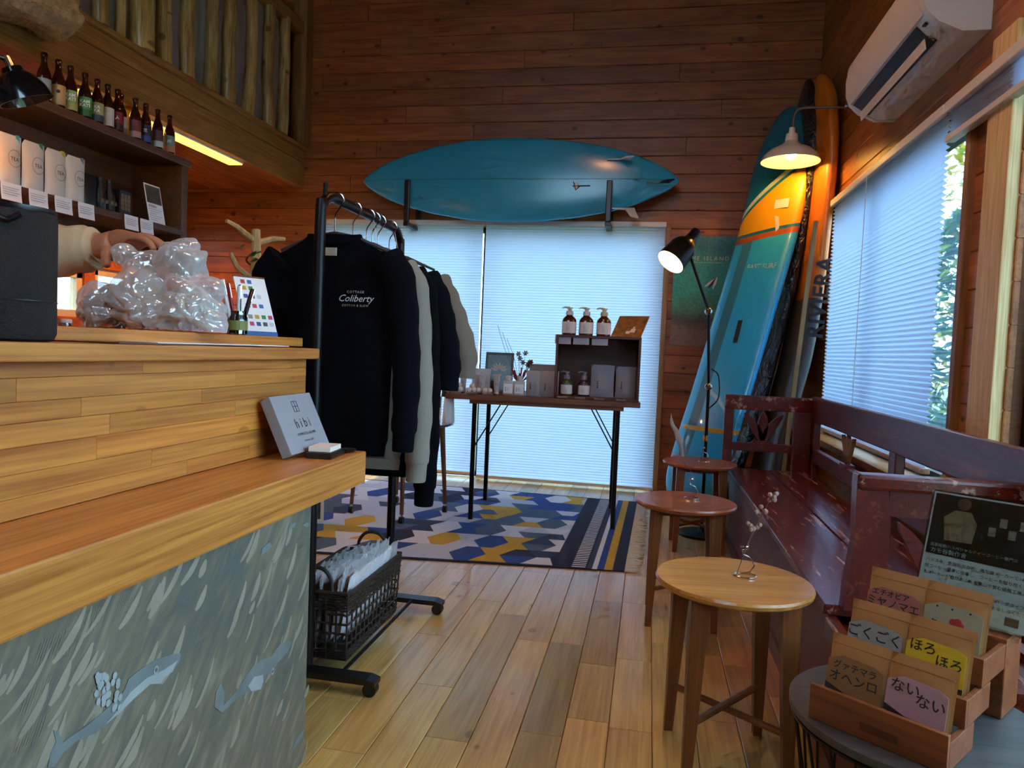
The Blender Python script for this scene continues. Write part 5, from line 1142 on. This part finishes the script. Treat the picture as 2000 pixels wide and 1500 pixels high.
for p_, c_ in ((.36, '#4f4636'), (.42, '#4f7a58'), (.55, '#38a48c'), (.78, '#2f9c94'), (.88, '#2a7480')): x = e.new(p_); x.color = lin(c_)
n3 = N.new('ShaderNodeTexNoise'); n3.inputs['Scale'].default_value = 75; n3.inputs['Detail'].default_value = 8; n3.inputs['Roughness'].default_value = .7; n3.inputs['Distortion'].default_value = 1; L.new(tc.outputs['Object'], n3.inputs['Vector'])
mr = N.new('ShaderNodeMapRange'); mr.inputs[1].default_value = .3; mr.inputs[2].default_value = .7; mr.inputs[3].default_value = .45; mr.inputs[4].default_value = 1.5; L.new(n3.outputs[0], mr.inputs[0]); hv = N.new('ShaderNodeHueSaturation'); L.new(mr.outputs[0], hv.inputs['Value']); L.new(cr.outputs[0], hv.inputs['Color'])
L.new(hv.outputs[0], pb.inputs['Base Color']); setp(pb, Roughness=.35)
MB().box((-.238, -.004, 0), (.238, 0, .795)).build('print', mt, po)
text('THE ISLAND', .042, mat('poster_gold', '#d4c48a', .5), po, basis((0, -.0048, .635), (1, 0, 0), (0, 0, 1)), space=1.35); text('SURF AND SEA PHOTOGRAPHY', .014, MATS['poster_gold'], po, basis((0, -.0048, .605), (1, 0, 0), (0, 0, 1)))
for k, (c_, a) in enumerate((('#e8e4dc', .7), ('#26221e', .95), ('#e8e4dc', 1.25))):
    b = MB(); b.add([(.04+.045*cos(a)*cos(t)-.008*sin(a)*sin(t)+.018*(k-1), -.0048-.0002*k, .46+.045*sin(a)*cos(t)+.008*cos(a)*sin(t)) for t in [i*pi/8 for i in range(16)]], [tuple(range(16))]); b.build('printed_swimmer', mat('pp'+c_, c_, .5), po)

# ------------------------------------------------------------------ surfboard racked on the wall
YS = 5.20; sb = thing('wall_surfboard', 'glossy turquoise blue surfboard racked sideways on the back wall', 'surfboard', (-1.035, YS, 2.2))
XA, XB, ZM = -2.214+1.035, .1435+1.035, .034; n = 90; cs = []; ha = []; hb = []
us = [0, .012, .03, .06, .1, .16, .25, .36, .46, .58, .70, .80, .88, .94, .975, .992, 1]; wid = [.001, .035, .065, .108, .150, .197, .250, .290, .304, .297, .268, .224, .167, .105, .058, .026, .001]
for i in range(n+1):
    u = i/n; u = .5-.5*cos(pi*u); w_ = interp(u, us, wid); cs.append(V((XA+(XB-XA)*u, -.07*(2*abs(u-.5))**2.6*-1*.6, ZM-.004*sin(pi*u)))); ha.append(w_); hb.append(max(.002, .038*min(1, w_/.16)))
M_sb = mat('resin_blue', '#36acd4', .22, var=.12, vscale=1.2, Coat_Weight=.3, Coat_Roughness=.18)
sweep(MB(), cs, V((0, 0, 1)), V((0, 1, 0)), ha, hb, 28, 2.3).build('board', M_sb, sb, True)
MB().tube([c+V((0, -hb[i]*1.0-.0004, 0)) for i, c in enumerate(cs) if 3 < i < n-6], .0013, 5).build('stringer', mat('stringer', '#1a4a60', .3), sb, True)
def fin(x, z, m, out, L_=.13, H_=.06):
    y0 = -.034; b = MB(); pr = [(0, 0), (L_*.55, -.012), (L_*.78, -H_), (L_*1.12, -H_*1.25), (L_*.98, -.5*H_), (L_*.92, 0)]
    vs = []
    for s_ in (-1, 1): vs += [(x+px_, y0+py_, z+out*py_+s_*.004) for px_, py_ in pr]
    k = len(pr); b.add(vs, [tuple(range(k)), tuple(range(2*k-1, k-1, -1))]+[(i, (i+1) % k, (i+1) % k+k, i+k) for i in range(k)]); b.build('fin', m, sb)
fin(.668, .165, M_white, .05, .17, .08); fin(.721, -.175, M_white, .85, .17, .08); fin(.949, .002, M_blackp, 0, .17, .085)
MB().sphere((.461, -.038, -.02), (.016, .003, .026), 14).build('logo_disc', M_paper, sb, True); MB().tube([(.436, -.0395, -.02), (.56, -.0395, -.018)], .0035, 6).build('logo_bar', M_ink, sb); MB().tube([(.44, -.0395, .01), (.46, -.0395, -.05), (.486, -.0395, -.02)], .003, 6).build('logo_wing', M_ink, sb)
for px_, lb_ in ((796, 'left black bracket arm holding the wall surfboard'), (1191, 'right black bracket arm holding the wall surfboard')):
    p0 = at(px_, 352, 1, 5.12); p1 = at(px_+2, 428, 1, 5.12); o = thing('board_bracket', lb_, 'bracket', (p0.x, YB, p1.z-.02), group='surfboard brackets')
    hgt = p0.z-p1.z
    MB().box((-.02, -.29, 0), (.02, -.265, hgt+.02), ch=.006).build('front_arm', M_blackp, o); MB().box((-.02, -.29, -.03), (.02, 0, .0), ch=.004).build('shelf_arm', M_blackp, o); MB().box((-.02, -.012, -.06), (.02, 0, hgt), ch=.003).build('wall_plate', M_blackp, o)

# ------------------------------------------------------------------ boards leaning in the corner
def leaning(name, lab, pts, A, B, ta, tb, ns=40, mats=None, fmat=None, pw=3, n=28):
    cs0 = smoothpath(pts, max(2, ns//(len(pts)-1))); k = len(cs0)-1
    base = V((cs0[0].x, cs0[0].y, 0)); o = thing(name, lab, 'surfboard', base, group='boards leaning in the corner')
    L_ = [0]
    for i in range(k): L_.append(L_[-1]+(cs0[i+1]-cs0[i]).length)
    us = [l/L_[-1] for l in L_]; ha = [ta(u) for u in us]; hb = [tb(u) for u in us]
    b = MB(); sweep(b, [c-base for c in cs0], A, B, ha, hb, n, pw)
    if fmat:
        for fi in range(len(b.mi)):
            if fi < k*n: i, j = divmod(fi, n); b.mi[fi] = fmat((us[i]+us[min(i+1, k)])/2, cos(2*pi*(j+.5)/n), sin(2*pi*(j+.5)/n), i, j)
    ob = b.build('board', mats, o, True, sharp=60); return o, [c-base for c in cs0], us, ha, hb
def nose(u, w, t0=.12, t1=.16, tip=.15):
    a = min(1, u/t0) if u < t0 else 1; bq = min(1, (1-u)/t1) if u > 1-t1 else 1
    return w*(max(tip*.5, sqrt(max(0, 1-(1-a)**2)))*max(.02, sqrt(max(0, 1-(1-bq)**2))))
# turquoise board with the yellow sweep
A = V((.74, -.67, 0)).normalized(); B = V((.67, .74, 0)).normalized()
bpts = [at(1338, 1003, 1, 4.62), at(1368, 890, 1, 4.66), at(1407, 767, 1, 4.72), at(1445, 640, 1, 4.80), at(1478, 530, 1, 4.87), at(1503, 440, 1, 4.92), at(1527, 330, 1, 4.98), at(1541, 255, 1, 5.03), at(1546, 208, 1, 5.06)]
bpts[0].z = max(bpts[0].z, .004)
M_tq = mat('foam_turquoise', '#1e86b0', .3, Coat_Weight=.3); M_tq2 = mat('foam_deep_teal', '#1d6a86', .3, Coat_Weight=.3); M_ye = mat('foam_yellow', '#e0a01e', .3); M_cr = mat('foam_cream', '#bcd0b4', .35); M_or = mat('foam_orange_line', '#a8502a', .35); M_gs = mat('foam_grey_stripe', '#3a7a90', .35)
tqm, nt, tb_ = newmat('turquoise_graphics'); N = nt.nodes; L = nt.links; setp(tb_, Roughness=.3, Coat_Weight=.3)
uvn = N.new('ShaderNodeUVMap'); uvn.uv_map = 'pattern'; sx = N.new('ShaderNodeSeparateXYZ'); L.new(uvn.outputs[0], sx.inputs[0]); U_, V_ = sx.outputs[0], sx.outputs[1]
def mth(op, a, bq, c=None):
    n = N.new('ShaderNodeMath'); n.operation = op
    for k, x in enumerate((a, bq, c)):
        if x is None: continue
        if isinstance(x, (int, float)): n.inputs[k].default_value = x
        else: L.new(x, n.inputs[k])
    return n.outputs[0]
HI = mth('MULTIPLY_ADD', mth('POWER', V_, .72), .145, .70); LO = mth('MULTIPLY_ADD', V_, .02, .678)
def rng(val, lo_, hi_): return mth('MULTIPLY', mth('GREATER_THAN', val, lo_), mth('LESS_THAN', val, hi_))
dH = mth('SUBTRACT', U_, HI); dL = mth('SUBTRACT', U_, LO); col = None
def over(prev, mask, c):
    m_ = N.new('ShaderNodeMix'); m_.data_type = 'RGBA'; L.new(mask, m_.inputs[0]); m_.inputs[7].default_value = lin(c)
    if isinstance(prev, str): m_.inputs[6].default_value = lin(prev)
    else: L.new(prev, m_.inputs[6])
    return m_.outputs[2]
col = over('#2fb0e0', rng(V_, .19, .36), '#3a8096'); col = over(col, mth('GREATER_THAN', dH, 0), '#1d7488'); col = over(col, rng(dH, .010, .024), '#c4d8b8')
col = over(col, mth('MULTIPLY', mth('LESS_THAN', dH, 0), mth('GREATER_THAN', dL, 0)), '#eaa61c'); col = over(col, rng(dL, -.022, -.008), '#b4562a'); col = over(col, rng(dL, -.008, 0), '#1d7488')
col = over(col, mth('MULTIPLY', rng(U_, .196, .206), mth('GREATER_THAN', V_, .08)), '#d8a428'); col = over(col, rng(U_, .120, .131), '#9a4238')
L.new(col, tb_.inputs['Base Color'])
o, cc, uu, ha, hb = leaning('leaning_surfboard', 'turquoise leaning surfboard with a yellow sweep and cream stripe', bpts, A, -B, lambda u: nose(u, .218, .10, .2, .3), lambda u: max(.004, nose(u, .05, .06, .12, .2)), 120, tqm, None, pw=2.6, n=64)
me_ = o.children[0].data; uvl = me_.uv_layers.new(name='pattern'); kq = len(cc)
for lp in me_.loops:
    vi = lp.vertex_index; r_i, c_j = divmod(vi, 64); c_ = cos(2*pi*c_j/64); c_ = math.copysign(abs(c_)**(2/2.6), c_); uvl.data[lp.index].uv = (uu[r_i], (c_+1)/2)
def onboard(cc, uu, hb, u, B_): 
    i = min(range(len(uu)), key=lambda k: abs(uu[k]-u)); c = cc[i]; t = (cc[min(i+3, len(cc)-1)]-cc[max(i-3, 0)]).normalized(); return c+B_*(hb[i]+.001), t
Fn = -B
p, t = onboard(cc, uu, hb, .595, Fn); text('FAST SURF', .045, mat('deco_white', '#cfd4cc', .5), o, basis(p+A*.06, A, V((0, 0, 1))), bold=.001, shear=.2)
p, t = onboard(cc, uu, hb, .745, Fn); MB().box((-.05, -.03, 0), (.05, .03, .001)).build('white_decal', MATS['deco_white'], o, mx=basis(p+A*.09, A, t)); p, t = onboard(cc, uu, hb, .70, Fn); MB().prism([(-.01, -.05), (.02, -.04), (.04, .04), (.02, .06)], -.001, .0).build('white_decal', MATS['deco_white'], o, mx=basis(p+A*.07, A, t) @ Matrix.Rotation(pi/2, 4, 'X'))
p, t = onboard(cc, uu, hb, .44, Fn); MB().box((-.016, -.075, 0), (.016, .075, .002)).build('handle_slot', M_ink, o, mx=basis(p+A*.03, A, t))
# inflatable board, orange above, grey below
A2 = V((1, .06, 0)).normalized(); B2 = V((.06, -1, 0)).normalized()
opts = [at(1497, 985, 1, 4.62), at(1530, 870, 1, 4.62), at(1559, 767, 1, 4.62), at(1581, 684, 1, 4.62), at(1602, 560, 1, 4.62), at(1617, 430, 1, 4.62), at(1630, 300, 1, 4.62), at(1634, 210, 1, 4.62), at(1632, 150, 1, 4.64), at(1627, 116, 1, 4.66)]
opts = [V((p.x-.020, 4.90, p.z)) for p in opts]; opts[0].z = .01
M_o1 = mat('sup_orange', '#d2761c', .35); M_o2 = mat('sup_grey', '#50504e', .4)
def tb2(u): return nose(u, .28, .1, .22, .25)
o, cc, uu, ha, hb = leaning('inflatable_board', 'thick orange and grey inflatable board leaning nearest the right wall', opts, A2, B2, lambda u: max(.01, .060*min(1, (1-u)/.06)**.5), tb2, 60, [M_o1, M_o2], lambda u, c, s_, i, j: 0 if u > .485 else 1, pw=2.6, n=28)
i = min(range(len(uu)), key=lambda k: abs(uu[k]-.495)); t = (cc[i+4]-cc[i-4]).normalized(); X_ = t; Y_ = -A2
text('RIVIERA', .135, M_ink, o, basis(cc[i]+B2*(hb[i]+.004)+A2*.015, X_, Y_), bold=.003, space=1.05)
# covered board in a crinkled black bag
kpts = [at(1422, 985, 1, 4.79), at(1465, 870, 1, 4.79), at(1500, 767, 1, 4.79), at(1532, 640, 1, 4.79), at(1555, 548, 1, 4.79), at(1576, 430, 1, 4.79), at(1592, 330, 1, 4.79), at(1600, 228, 1, 4.79), at(1601, 170, 1, 4.79), at(1600, 132, 1, 4.81)]
kpts = [V((p.x-.028, 5.0, p.z)) for p in kpts]; kpts[0].z = .01
mk_, nt, kb = newmat('crinkled_film'); N = nt.nodes; L = nt.links; setp(kb, Base_Color=lin('#1b1b22'), Roughness=.28, Specular_IOR_Level=.8)
tc = N.new('ShaderNodeTexCoord'); mp = N.new('ShaderNodeMapping'); mp.inputs['Scale'].default_value = (26, 9, 15); mp.inputs['Rotation'].default_value = (0, .6, 0); L.new(tc.outputs['Object'], mp.inputs[0]); vo = N.new('ShaderNodeTexNoise'); vo.inputs['Scale'].default_value = 1.0; vo.inputs['Distortion'].default_value = 1.5; L.new(mp.outputs[0], vo.inputs['Vector']); bu = N.new('ShaderNodeBump'); bu.inputs['Strength'].default_value = .9; bu.inputs['Distance'].default_value = .03; L.new(vo.outputs[0], bu.inputs['Height']); L.new(bu.outputs[0], kb.inputs['Normal'])
leaning('bagged_board', 'leaning board in a crinkled black cover between the two bright boards', kpts, A2, B2, lambda u: max(.008, .048*min(1, (1-u)/.06)**.5), lambda u: nose(u, .21, .1, .2, .25), 60, mk_, None, pw=2.6)
# thin plank with a pale edge
q0, q1 = at(1546, 800, 1, 4.60), at(1594, 432, 1, 4.60); d_ = (q1-q0).normalized(); q0 = q0-d_*(q0.z/d_.z)
pk = thing('leaning_plank', 'narrow plank with a pale edge leaning beside the orange board', 'plank', q0); b = MB(); e_ = (q1-q0); c_ = V((.013, 0, 0)); dd = V((0, .022, 0))
b.add([-c_, c_, c_+dd, -c_+dd, e_-c_, e_+c_, e_+c_+dd, e_-c_+dd], [(0, 1, 2, 3), (4, 5, 6, 7), (0, 1, 5, 4), (1, 2, 6, 5), (2, 3, 7, 6), (3, 0, 4, 7)]); b.build('plank', wood('pale_edge', '#a89058', '#7d6a3c', rough=.5, axis=2), pk)

# ------------------------------------------------------------------ coffee display by the bench end
CT = V((.458, 1.262, .43)); RR = .195
ws = thing('wire_table', 'round grey topped wire table in the near right corner', 'table', (CT.x, CT.y, 0))
MB().lathe([(0, .415), (RR-.004, .415), (RR, .419), (RR, .43), (RR-.004, .4305), (0, .4305)], 56, caps=False).build('tabletop', wood('grey_ash', '#4a4644', '#343130', rough=.5, axis=0), ws, True)
for k in range(22):
    a = 2*pi*k/22; MB().cyl((cos(a)*(RR-.008), sin(a)*(RR-.008), .415), (cos(a+.35)*.13, sin(a+.35)*.13, .006), .0025, n=6).build('wire', M_black, ws, True)
for r_, z_ in ((RR-.006, .411), (.13, .006)): MB().tube([(r_*cos(a*pi/20), r_*sin(a*pi/20), z_) for a in range(40)], .004, 6, closed=True).build('ring', M_black, ws, True)
pk2 = thing('patterned_box', 'yellow and black patterned box inside the wire table', 'box', (CT.x, CT.y-.01, .0), .5); MB().box((-.06, -.06, .001), (.06, .06, .24), ch=.002).build('box', M_blackp, pk2)
for k in range(4): MB().box((-.06+.03*k, -.061, .06), (-.045+.03*k, -.06, .235)).build('yellow_stripe', mat('yellow_print', '#c9b61e', .5), pk2)
EX = V((.788, -.616, 0)); EY = V((.616, .788, 0)); B0 = V((.279, 1.207, .431))
rack = thing('drawer_stand', 'cherry wood stepped drawer stand holding coffee bags on the wire table', 'drawer stand', mx=basis(B0, EX, EY))
TWd = .200
def tray(k):
    y0_, z0_ = k*.068, k*.043
    t = MB().box((0, y0_, z0_), (TWd, y0_+.009, z0_+(.055 if k == 0 else .043)), ch=.001).build('drawer_front', M_tray, rack)
    for x in (0, TWd-.009): MB().box((x, y0_+.0095, z0_), (x+.009, y0_+.112, z0_+.041), ch=.001).build('drawer_side', M_tray, t)
    MB().box((.009, y0_+.0095, z0_), (TWd-.009, y0_+.11, z0_+.005)).build('drawer_bottom', M_tray, t)
    if k == 0: MB().box((.08, y0_-.0012, .014), (.135, y0_, .026)).build('burnt_mark', mat('burn_mark', '#5c2c18', .6), t); text('MICHI TEMAE', .011, MATS['burn_mark'], t, basis((.035, y0_-.0008, .036), (1, 0, 0), (0, 0, 1)), align='CENTER')
for k in range(3): tray(k)
MB().box((0, .2525, 0), (TWd, .34, .125), ch=.002).build('cabinet', M_tray, rack); MB().box((0, .2525, .125), (TWd, .34, .132), ch=.001).build('cabinet_top', M_tray, rack)
M_kraft = mat('kraft_paper', '#b07c46', .6, var=.08, vscale=20, bump=.15, bscale=30)
def coffee(k, s_, lab, lc_, lines, big=.03, flowers=False, band=True, fill=None):
    o = thing('coffee_bag', lab, 'coffee bag', mx=basis(B0, EX, EY) @ Matrix.Translation((.009+.046+s_*.0905, .024+k*.068, .006+k*.043)) @ Matrix.Rotation(RAD(-12), 4, 'X') , group='kraft coffee bags in the drawers')
    pouch_mesh(.090, .128, .008, 'bag', M_kraft, o); 
    pouch_mesh(.088, .125, .005, 'rear_bag', M_kraft, o, Matrix.Translation((.001, .016, 0)))
    MB().box((-.044, -.0022, .1125), (.044, .0022, .1135)).build('tear_line', mat('kraft_dark', '#8a5c30', .6), o)
    yb = -.0095; pts = [(-.042, .02), (.042, .02), (.042, .088), (.028, .095), (-.02, .098), (-.042, .088)]
    MB().prism(pts, yb-.0006, yb+.0).build('label', mat('coffee'+lc_, lc_, .6), o)
    if band: MB().prism([(-.042, .052), (.0, .038), (.042, .040), (.042, .032), (.0, .030), (-.042, .043)], yb-.0010, yb-.0006).build('label_band', M_ink, o)
    for s, x, z, sz in lines: text(s, sz, M_ink, o, basis((x, yb-.0014, z), (1, 0, 0), (0, 0, 1)), bold=.0002)
    if flowers:
        for x, z in ((.006, .068), (.026, .055)):
            for a in range(5): MB().tube([(x+.006*cos(a*1.257), yb-.0012, z+.006*sin(a*1.257)), (x+.006*cos(a*1.257), yb-.0007, z+.006*sin(a*1.257))], .0055, 10).build('red_blossom', mat('blossom_red', '#b02a2a', .6), o)
coffee(0, 0, 'front left kraft coffee bag with a brown label', '#8a6238', [('グァテマラ', 0, .082, .0135), ('オヘンロ', 0, .064, .019)])
coffee(0, 1, 'front right kraft coffee bag with a pink label', '#b08a94', [('ない', -.016, .082, .021), ('ない', .02, .070, .021), ('深煎', -.03, .026, .009)])
coffee(1, 0, 'middle left kraft coffee bag with a grey label', '#8f9490', [('ごくごく', 0, .078, .022)]); coffee(1, 1, 'middle right kraft coffee bag with a yellow label', '#d2b61e', [('ほろ', -.018, .084, .02), ('ほろ', .02, .070, .02)])
coffee(2, 0, 'rear left kraft coffee bag with a rose label', '#a0605a', [('エチオピア', -.005, .088, .012), ('ミヤノマエ', 0, .072, .017)]); coffee(2, 1, 'rear right kraft coffee bag with red blossoms on a pale label', '#9a9a80', [('冬', -.026, .062, .014), ('・  ・   ・', 0, .09, .014)], flowers=True, band=False)
# acrylic sign
pBL, pBR, pTL = deep(1835, 1132, 1.40), deep(1985, 1222, 1.32), deep(1888, 958, 1.47)
zb = .431+.132+.001
o = thing('acrylic_sign', 'clear acrylic stand with a printed barista photo and coffee text', 'sign', mx=basis(B0+EX*(TWd*.5+.03)+EY*.285+V((0, 0, zb-.431)), EX, EY*.35+V((0, 0, 1))))
Wd, Hd = .175, .222
MB().box((-Wd/2, 0, .0), (Wd/2, Hd, .002)).build('front_sheet', M_acryl, o); MB().box((-Wd/2, 0, -.0045), (Wd/2, Hd, -.0035)).build('rear_sheet', M_acryl, o); MB().box((-Wd/2, -.0, -.05), (Wd/2, .003, .018)).build('foot', M_acryl, o)
MB().box((-Wd/2+.003, .003, -.003), (Wd/2-.003, Hd-.003, -.001)).build('sheet', M_paper, o); MB().box((-Wd/2+.006, Hd*.47, -.001), (Wd/2-.006, Hd-.006, -.0006)).build('photo', mat('barista_dark', '#2c2824', .5, var=.6, vscale=16), o)
yc = Hd*.47
apr = MB().prism([(-.055, yc+.028), (-.062, yc+.07), (-.045, yc+.085), (-.02, yc+.085), (-.008, yc+.065), (-.012, yc+.03)], -.0004, 0).build('printed_apron', mat('apron_khaki', '#8a7a58', .6), o, mx=Matrix.Rotation(-pi/2, 4, 'X') @ Matrix.Diagonal((1, 1, -1, 1)))
apr.matrix_local = Matrix.Translation((0, 0, -.0002)) @ Matrix(((1, 0, 0, 0), (0, 0, 1, 0), (0, -1, 0, 0), (0, 0, 0, 1)))
MB().tube([(-.033, yc+.098, -.0006), (-.033, yc+.098, -.0003)], .011, 14).build('printed_head', mat('print_skin', '#9a6a50', .6), o)
for k in range(5): MB().box((.01+.015*k, yc+.05+.018*(k % 2), -.0006), (.021+.015*k, yc+.066+.018*(k % 2), -.0003)).build('printed_sack', mat('print_sack', '#b9ae98', .6), o)
MB().box((-Wd/2+.006, yc, -.0006), (Wd/2-.02, yc+.022, -.0003)).build('title_band', mat('title_green', '#2c3228', .6), o)
text('自家焙煎のスペシャルティーコーヒー専門店', .0068, M_paper, o, Matrix.Translation((-.008, yc+.0165, -.0001))); text('カモ谷製作舎', .0098, M_paper, o, Matrix.Translation((-.045, yc+.0065, -.0001)))
for k, s in enumerate(['バリスタ、生豆販売会社、焙煎機メーカーで14年', '間コーヒー業界に従事し、コーヒーを知り尽くし', 'たオーナーが自然あふれる里山で営む焙煎工房。', '', '誰が淹れても美味しく飲めるティーバッグタイプ', 'のコーヒー。3種類のフレーバーをお楽しみくださ', 'い。']):
    if s: text(s, .0072, M_ink, o, Matrix.Translation((-Wd/2+.009, yc-.012-k*.0115, -.0001)), align='LEFT')
MB().box((.055, .012, -.0006), (.075, .026, -.0003)).build('printed_emblem', M_ink, o)
o = thing('small_card_stand', 'small white card in a clear holder behind the coffee bags', 'card', mx=basis((.575, 1.56, .403), (.8, -.6, 0), (0, .25, 1))); MB().box((-.05, 0, -.001), (.05, .09, .001)).build('card', M_paper, o); MB().box((-.052, 0, .0015), (.052, .092, .0025)).build('holder', M_acryl, o); text('やさしいドリップコーヒー', .0078, M_ink, o, Matrix.Translation((0, .075, .0012)))
# ------------------------------------------------------------------ person behind the counter, reaching for the bag
pe = thing('person', 'person in a cream sleeve reaching over the counter to hold a plastic bag', 'person', (-2.0, 1.15, 0)); p0 = V((-2.0, 1.15, 0))
M_skin = mat('skin', '#b07a5c', .5, Subsurface_Weight=.08)
J = [((-2.0, 1.15, .93), .115), ((-2.0, 1.15, 1.12), .105), ((-1.985, 1.165, 1.29), .115), ((-1.98, 1.17, 1.41), .06), ((-1.965, 1.17, 1.48), .05), ((-1.955, 1.17, 1.545), .078), ((-1.96, 1.17, 1.62), .083), ((-1.965, 1.17, 1.665), .055)]
E_ = [(i, i+1) for i in range(7)]
def chain(start, pts):
    k = start
    for p, r in pts: J.append((p, r)); E_.append((k, len(J)-1)); k = len(J)-1
    return k
# left arm to the bag
w_ = chain(2, [((-1.95, 1.33, 1.35), .062), ((-1.76, 1.39, 1.24), .047), ((-1.58, 1.425, 1.165), .044), ((-1.42, 1.465, 1.18), .040), ((-1.30, 1.495, 1.196), .029), ((-1.255, 1.50, 1.208), .030)])
palm = chain(w_, [((-1.215, 1.50, 1.216), .036)])
for dy, L_, dz in ((-.030, .9, .0), (-.010, 1.0, .004), (.010, .95, .002), (.029, .78, -.004)):
    chain(palm, [((-1.188, 1.50+dy, 1.222+dz), .0105), ((-1.188+.040*L_, 1.498+dy*1.1, 1.222+dz-.002*L_), .0092), ((-1.188+.068*L_, 1.497+dy*1.1, 1.222+dz-.017*L_), .0084), ((-1.188+.083*L_, 1.496+dy*1.1, 1.222+dz-.036*L_), .007)])
chain(w_, [((-1.243, 1.472, 1.192), .014), ((-1.236, 1.458, 1.170), .0115), ((-1.226, 1.452, 1.148), .0085)])
# right arm hanging at the side
r_ = chain(2, [((-1.99, 1.0, 1.35), .062), ((-2.01, .95, 1.22), .047), ((-2.02, .925, 1.07), .042), ((-1.995, .92, .94), .035), ((-1.975, .925, .84), .026), ((-1.97, .925, .80), .028)])
for dx, L_ in ((-.024, .8), (-.008, .95), (.009, 1.0), (.026, .9)): chain(r_, [((-1.965+dx, .927, .765), .010), ((-1.96+dx, .932, .765-.04*L_), .009), ((-1.957+dx, .942, .765-.068*L_), .007)])
chain(r_, [((-1.94, .935, .79), .012), ((-1.93, .95, .765), .0095), ((-1.928, .958, .745), .007)])
for s_ in (-1, 1): chain(0, [((-2.0, 1.15+s_*.09, .86), .085), ((-1.99, 1.15+s_*.10, .48), .058), ((-2.01, 1.15+s_*.10, .10), .04), ((-1.96, 1.15+s_*.10, .035), .035), ((-1.87, 1.15+s_*.105, .03), .028)])
me = bpy.data.meshes.new('body'); me.from_pydata([V(p)-p0 for p, r in J], E_, []); me.materials.append(M_skin)
ob = link('body', me, pe); sk_ = ob.modifiers.new('skin', 'SKIN'); sk_.use_smooth_shade = True
for i, (p, r) in enumerate(J): me.skin_vertices[0].data[i].radius = (r, r); me.skin_vertices[0].data[i].use_root = (i == 0)
sb_ = ob.modifiers.new('sub', 'SUBSURF'); sb_.levels = 2; sb_.render_levels = 2
M_shirt = mat('cream_shirt', '#c2ae8c', .9, bump=.2, bscale=300)
def pp_(l): return [V(a)-p0 for a in l]
sl = smoothpath(pp_([(-1.97, 1.28, 1.365), (-1.93, 1.345, 1.34), (-1.76, 1.39, 1.24), (-1.58, 1.425, 1.168), (-1.42, 1.465, 1.182), (-1.315, 1.492, 1.195), (-1.285, 1.497, 1.199)]), 5); n = len(sl)
MB().tube(sl, [interp(i/(n-1), [0, .15, .5, .7, .9, .96, 1], [.085, .08, .066, .062, .050, .038, .036])*(1+.05*sin(i*2.1)) for i in range(n)], 20).build('sleeve', M_shirt, pe, True, sharp=80)
sl = smoothpath(pp_([(-1.985, 1.05, 1.365), (-1.99, .99, 1.345), (-2.01, .95, 1.22), (-2.02, .925, 1.07), (-1.995, .92, .94), (-1.98, .925, .865)]), 5); n = len(sl)
MB().tube(sl, [interp(i/(n-1), [0, .15, .5, .7, 1], [.085, .08, .064, .06, .036]) for i in range(n)], 18).build('sleeve', M_shirt, pe, True, sharp=80)
zs = [.82, .9, 1.0, 1.1, 1.2, 1.3, 1.37, 1.41, 1.435]
sweep(MB(), pp_([(-2.0+.02*max(0, z-1.2)*2, 1.165, z) for z in zs]), V((1, 0, 0)), V((0, 1, 0)), [.135, .135, .128, .125, .13, .135, .115, .08, .058], [.185, .185, .175, .17, .185, .20, .19, .13, .06], 28, 2.2).build('shirt', M_shirt, pe, True, sharp=80)
for s_ in (-1, 1): MB().tube(pp_([(-2.0, 1.165+s_*.08, .86), (-1.99, 1.15+s_*.10, .48), (-2.01, 1.15+s_*.10, .09)]), [.10, .078, .07], 18).build('trouser_leg', mat('dark_denim', '#20242c', .9), pe, True)
MB().sphere(V((-1.98, 1.17, 1.625))-p0, (.10, .092, .098), 18).build('hair', mat('dark_hair', '#1c1512', .6), pe, True)
for s_ in (-1, 1): MB().sphere(V((-1.882, 1.17+s_*.03, 1.585))-p0, (.008, .012, .007), 10).build('eye', M_ink, pe, True); MB().sphere(V((-1.955, 1.17+s_*.08, 1.575))-p0, (.016, .008, .026), 10).build('ear', M_skin, pe, True); MB().box(V((-1.95, 1.15+s_*.105-.045, .0))-p0-V((.12, 0, 0)), V((-1.83, 1.15+s_*.105+.045, .075))-p0, ch=.02).build('shoe', M_blackp, pe, True)
MB().sphere(V((-1.873, 1.17, 1.56))-p0, (.014, .011, .022), 10).build('nose', M_skin, pe, True); MB().sphere(V((-1.882, 1.17, 1.522))-p0, (.006, .022, .005), 10).build('mouth', mat('lips', '#8a4a40', .5), pe, True)
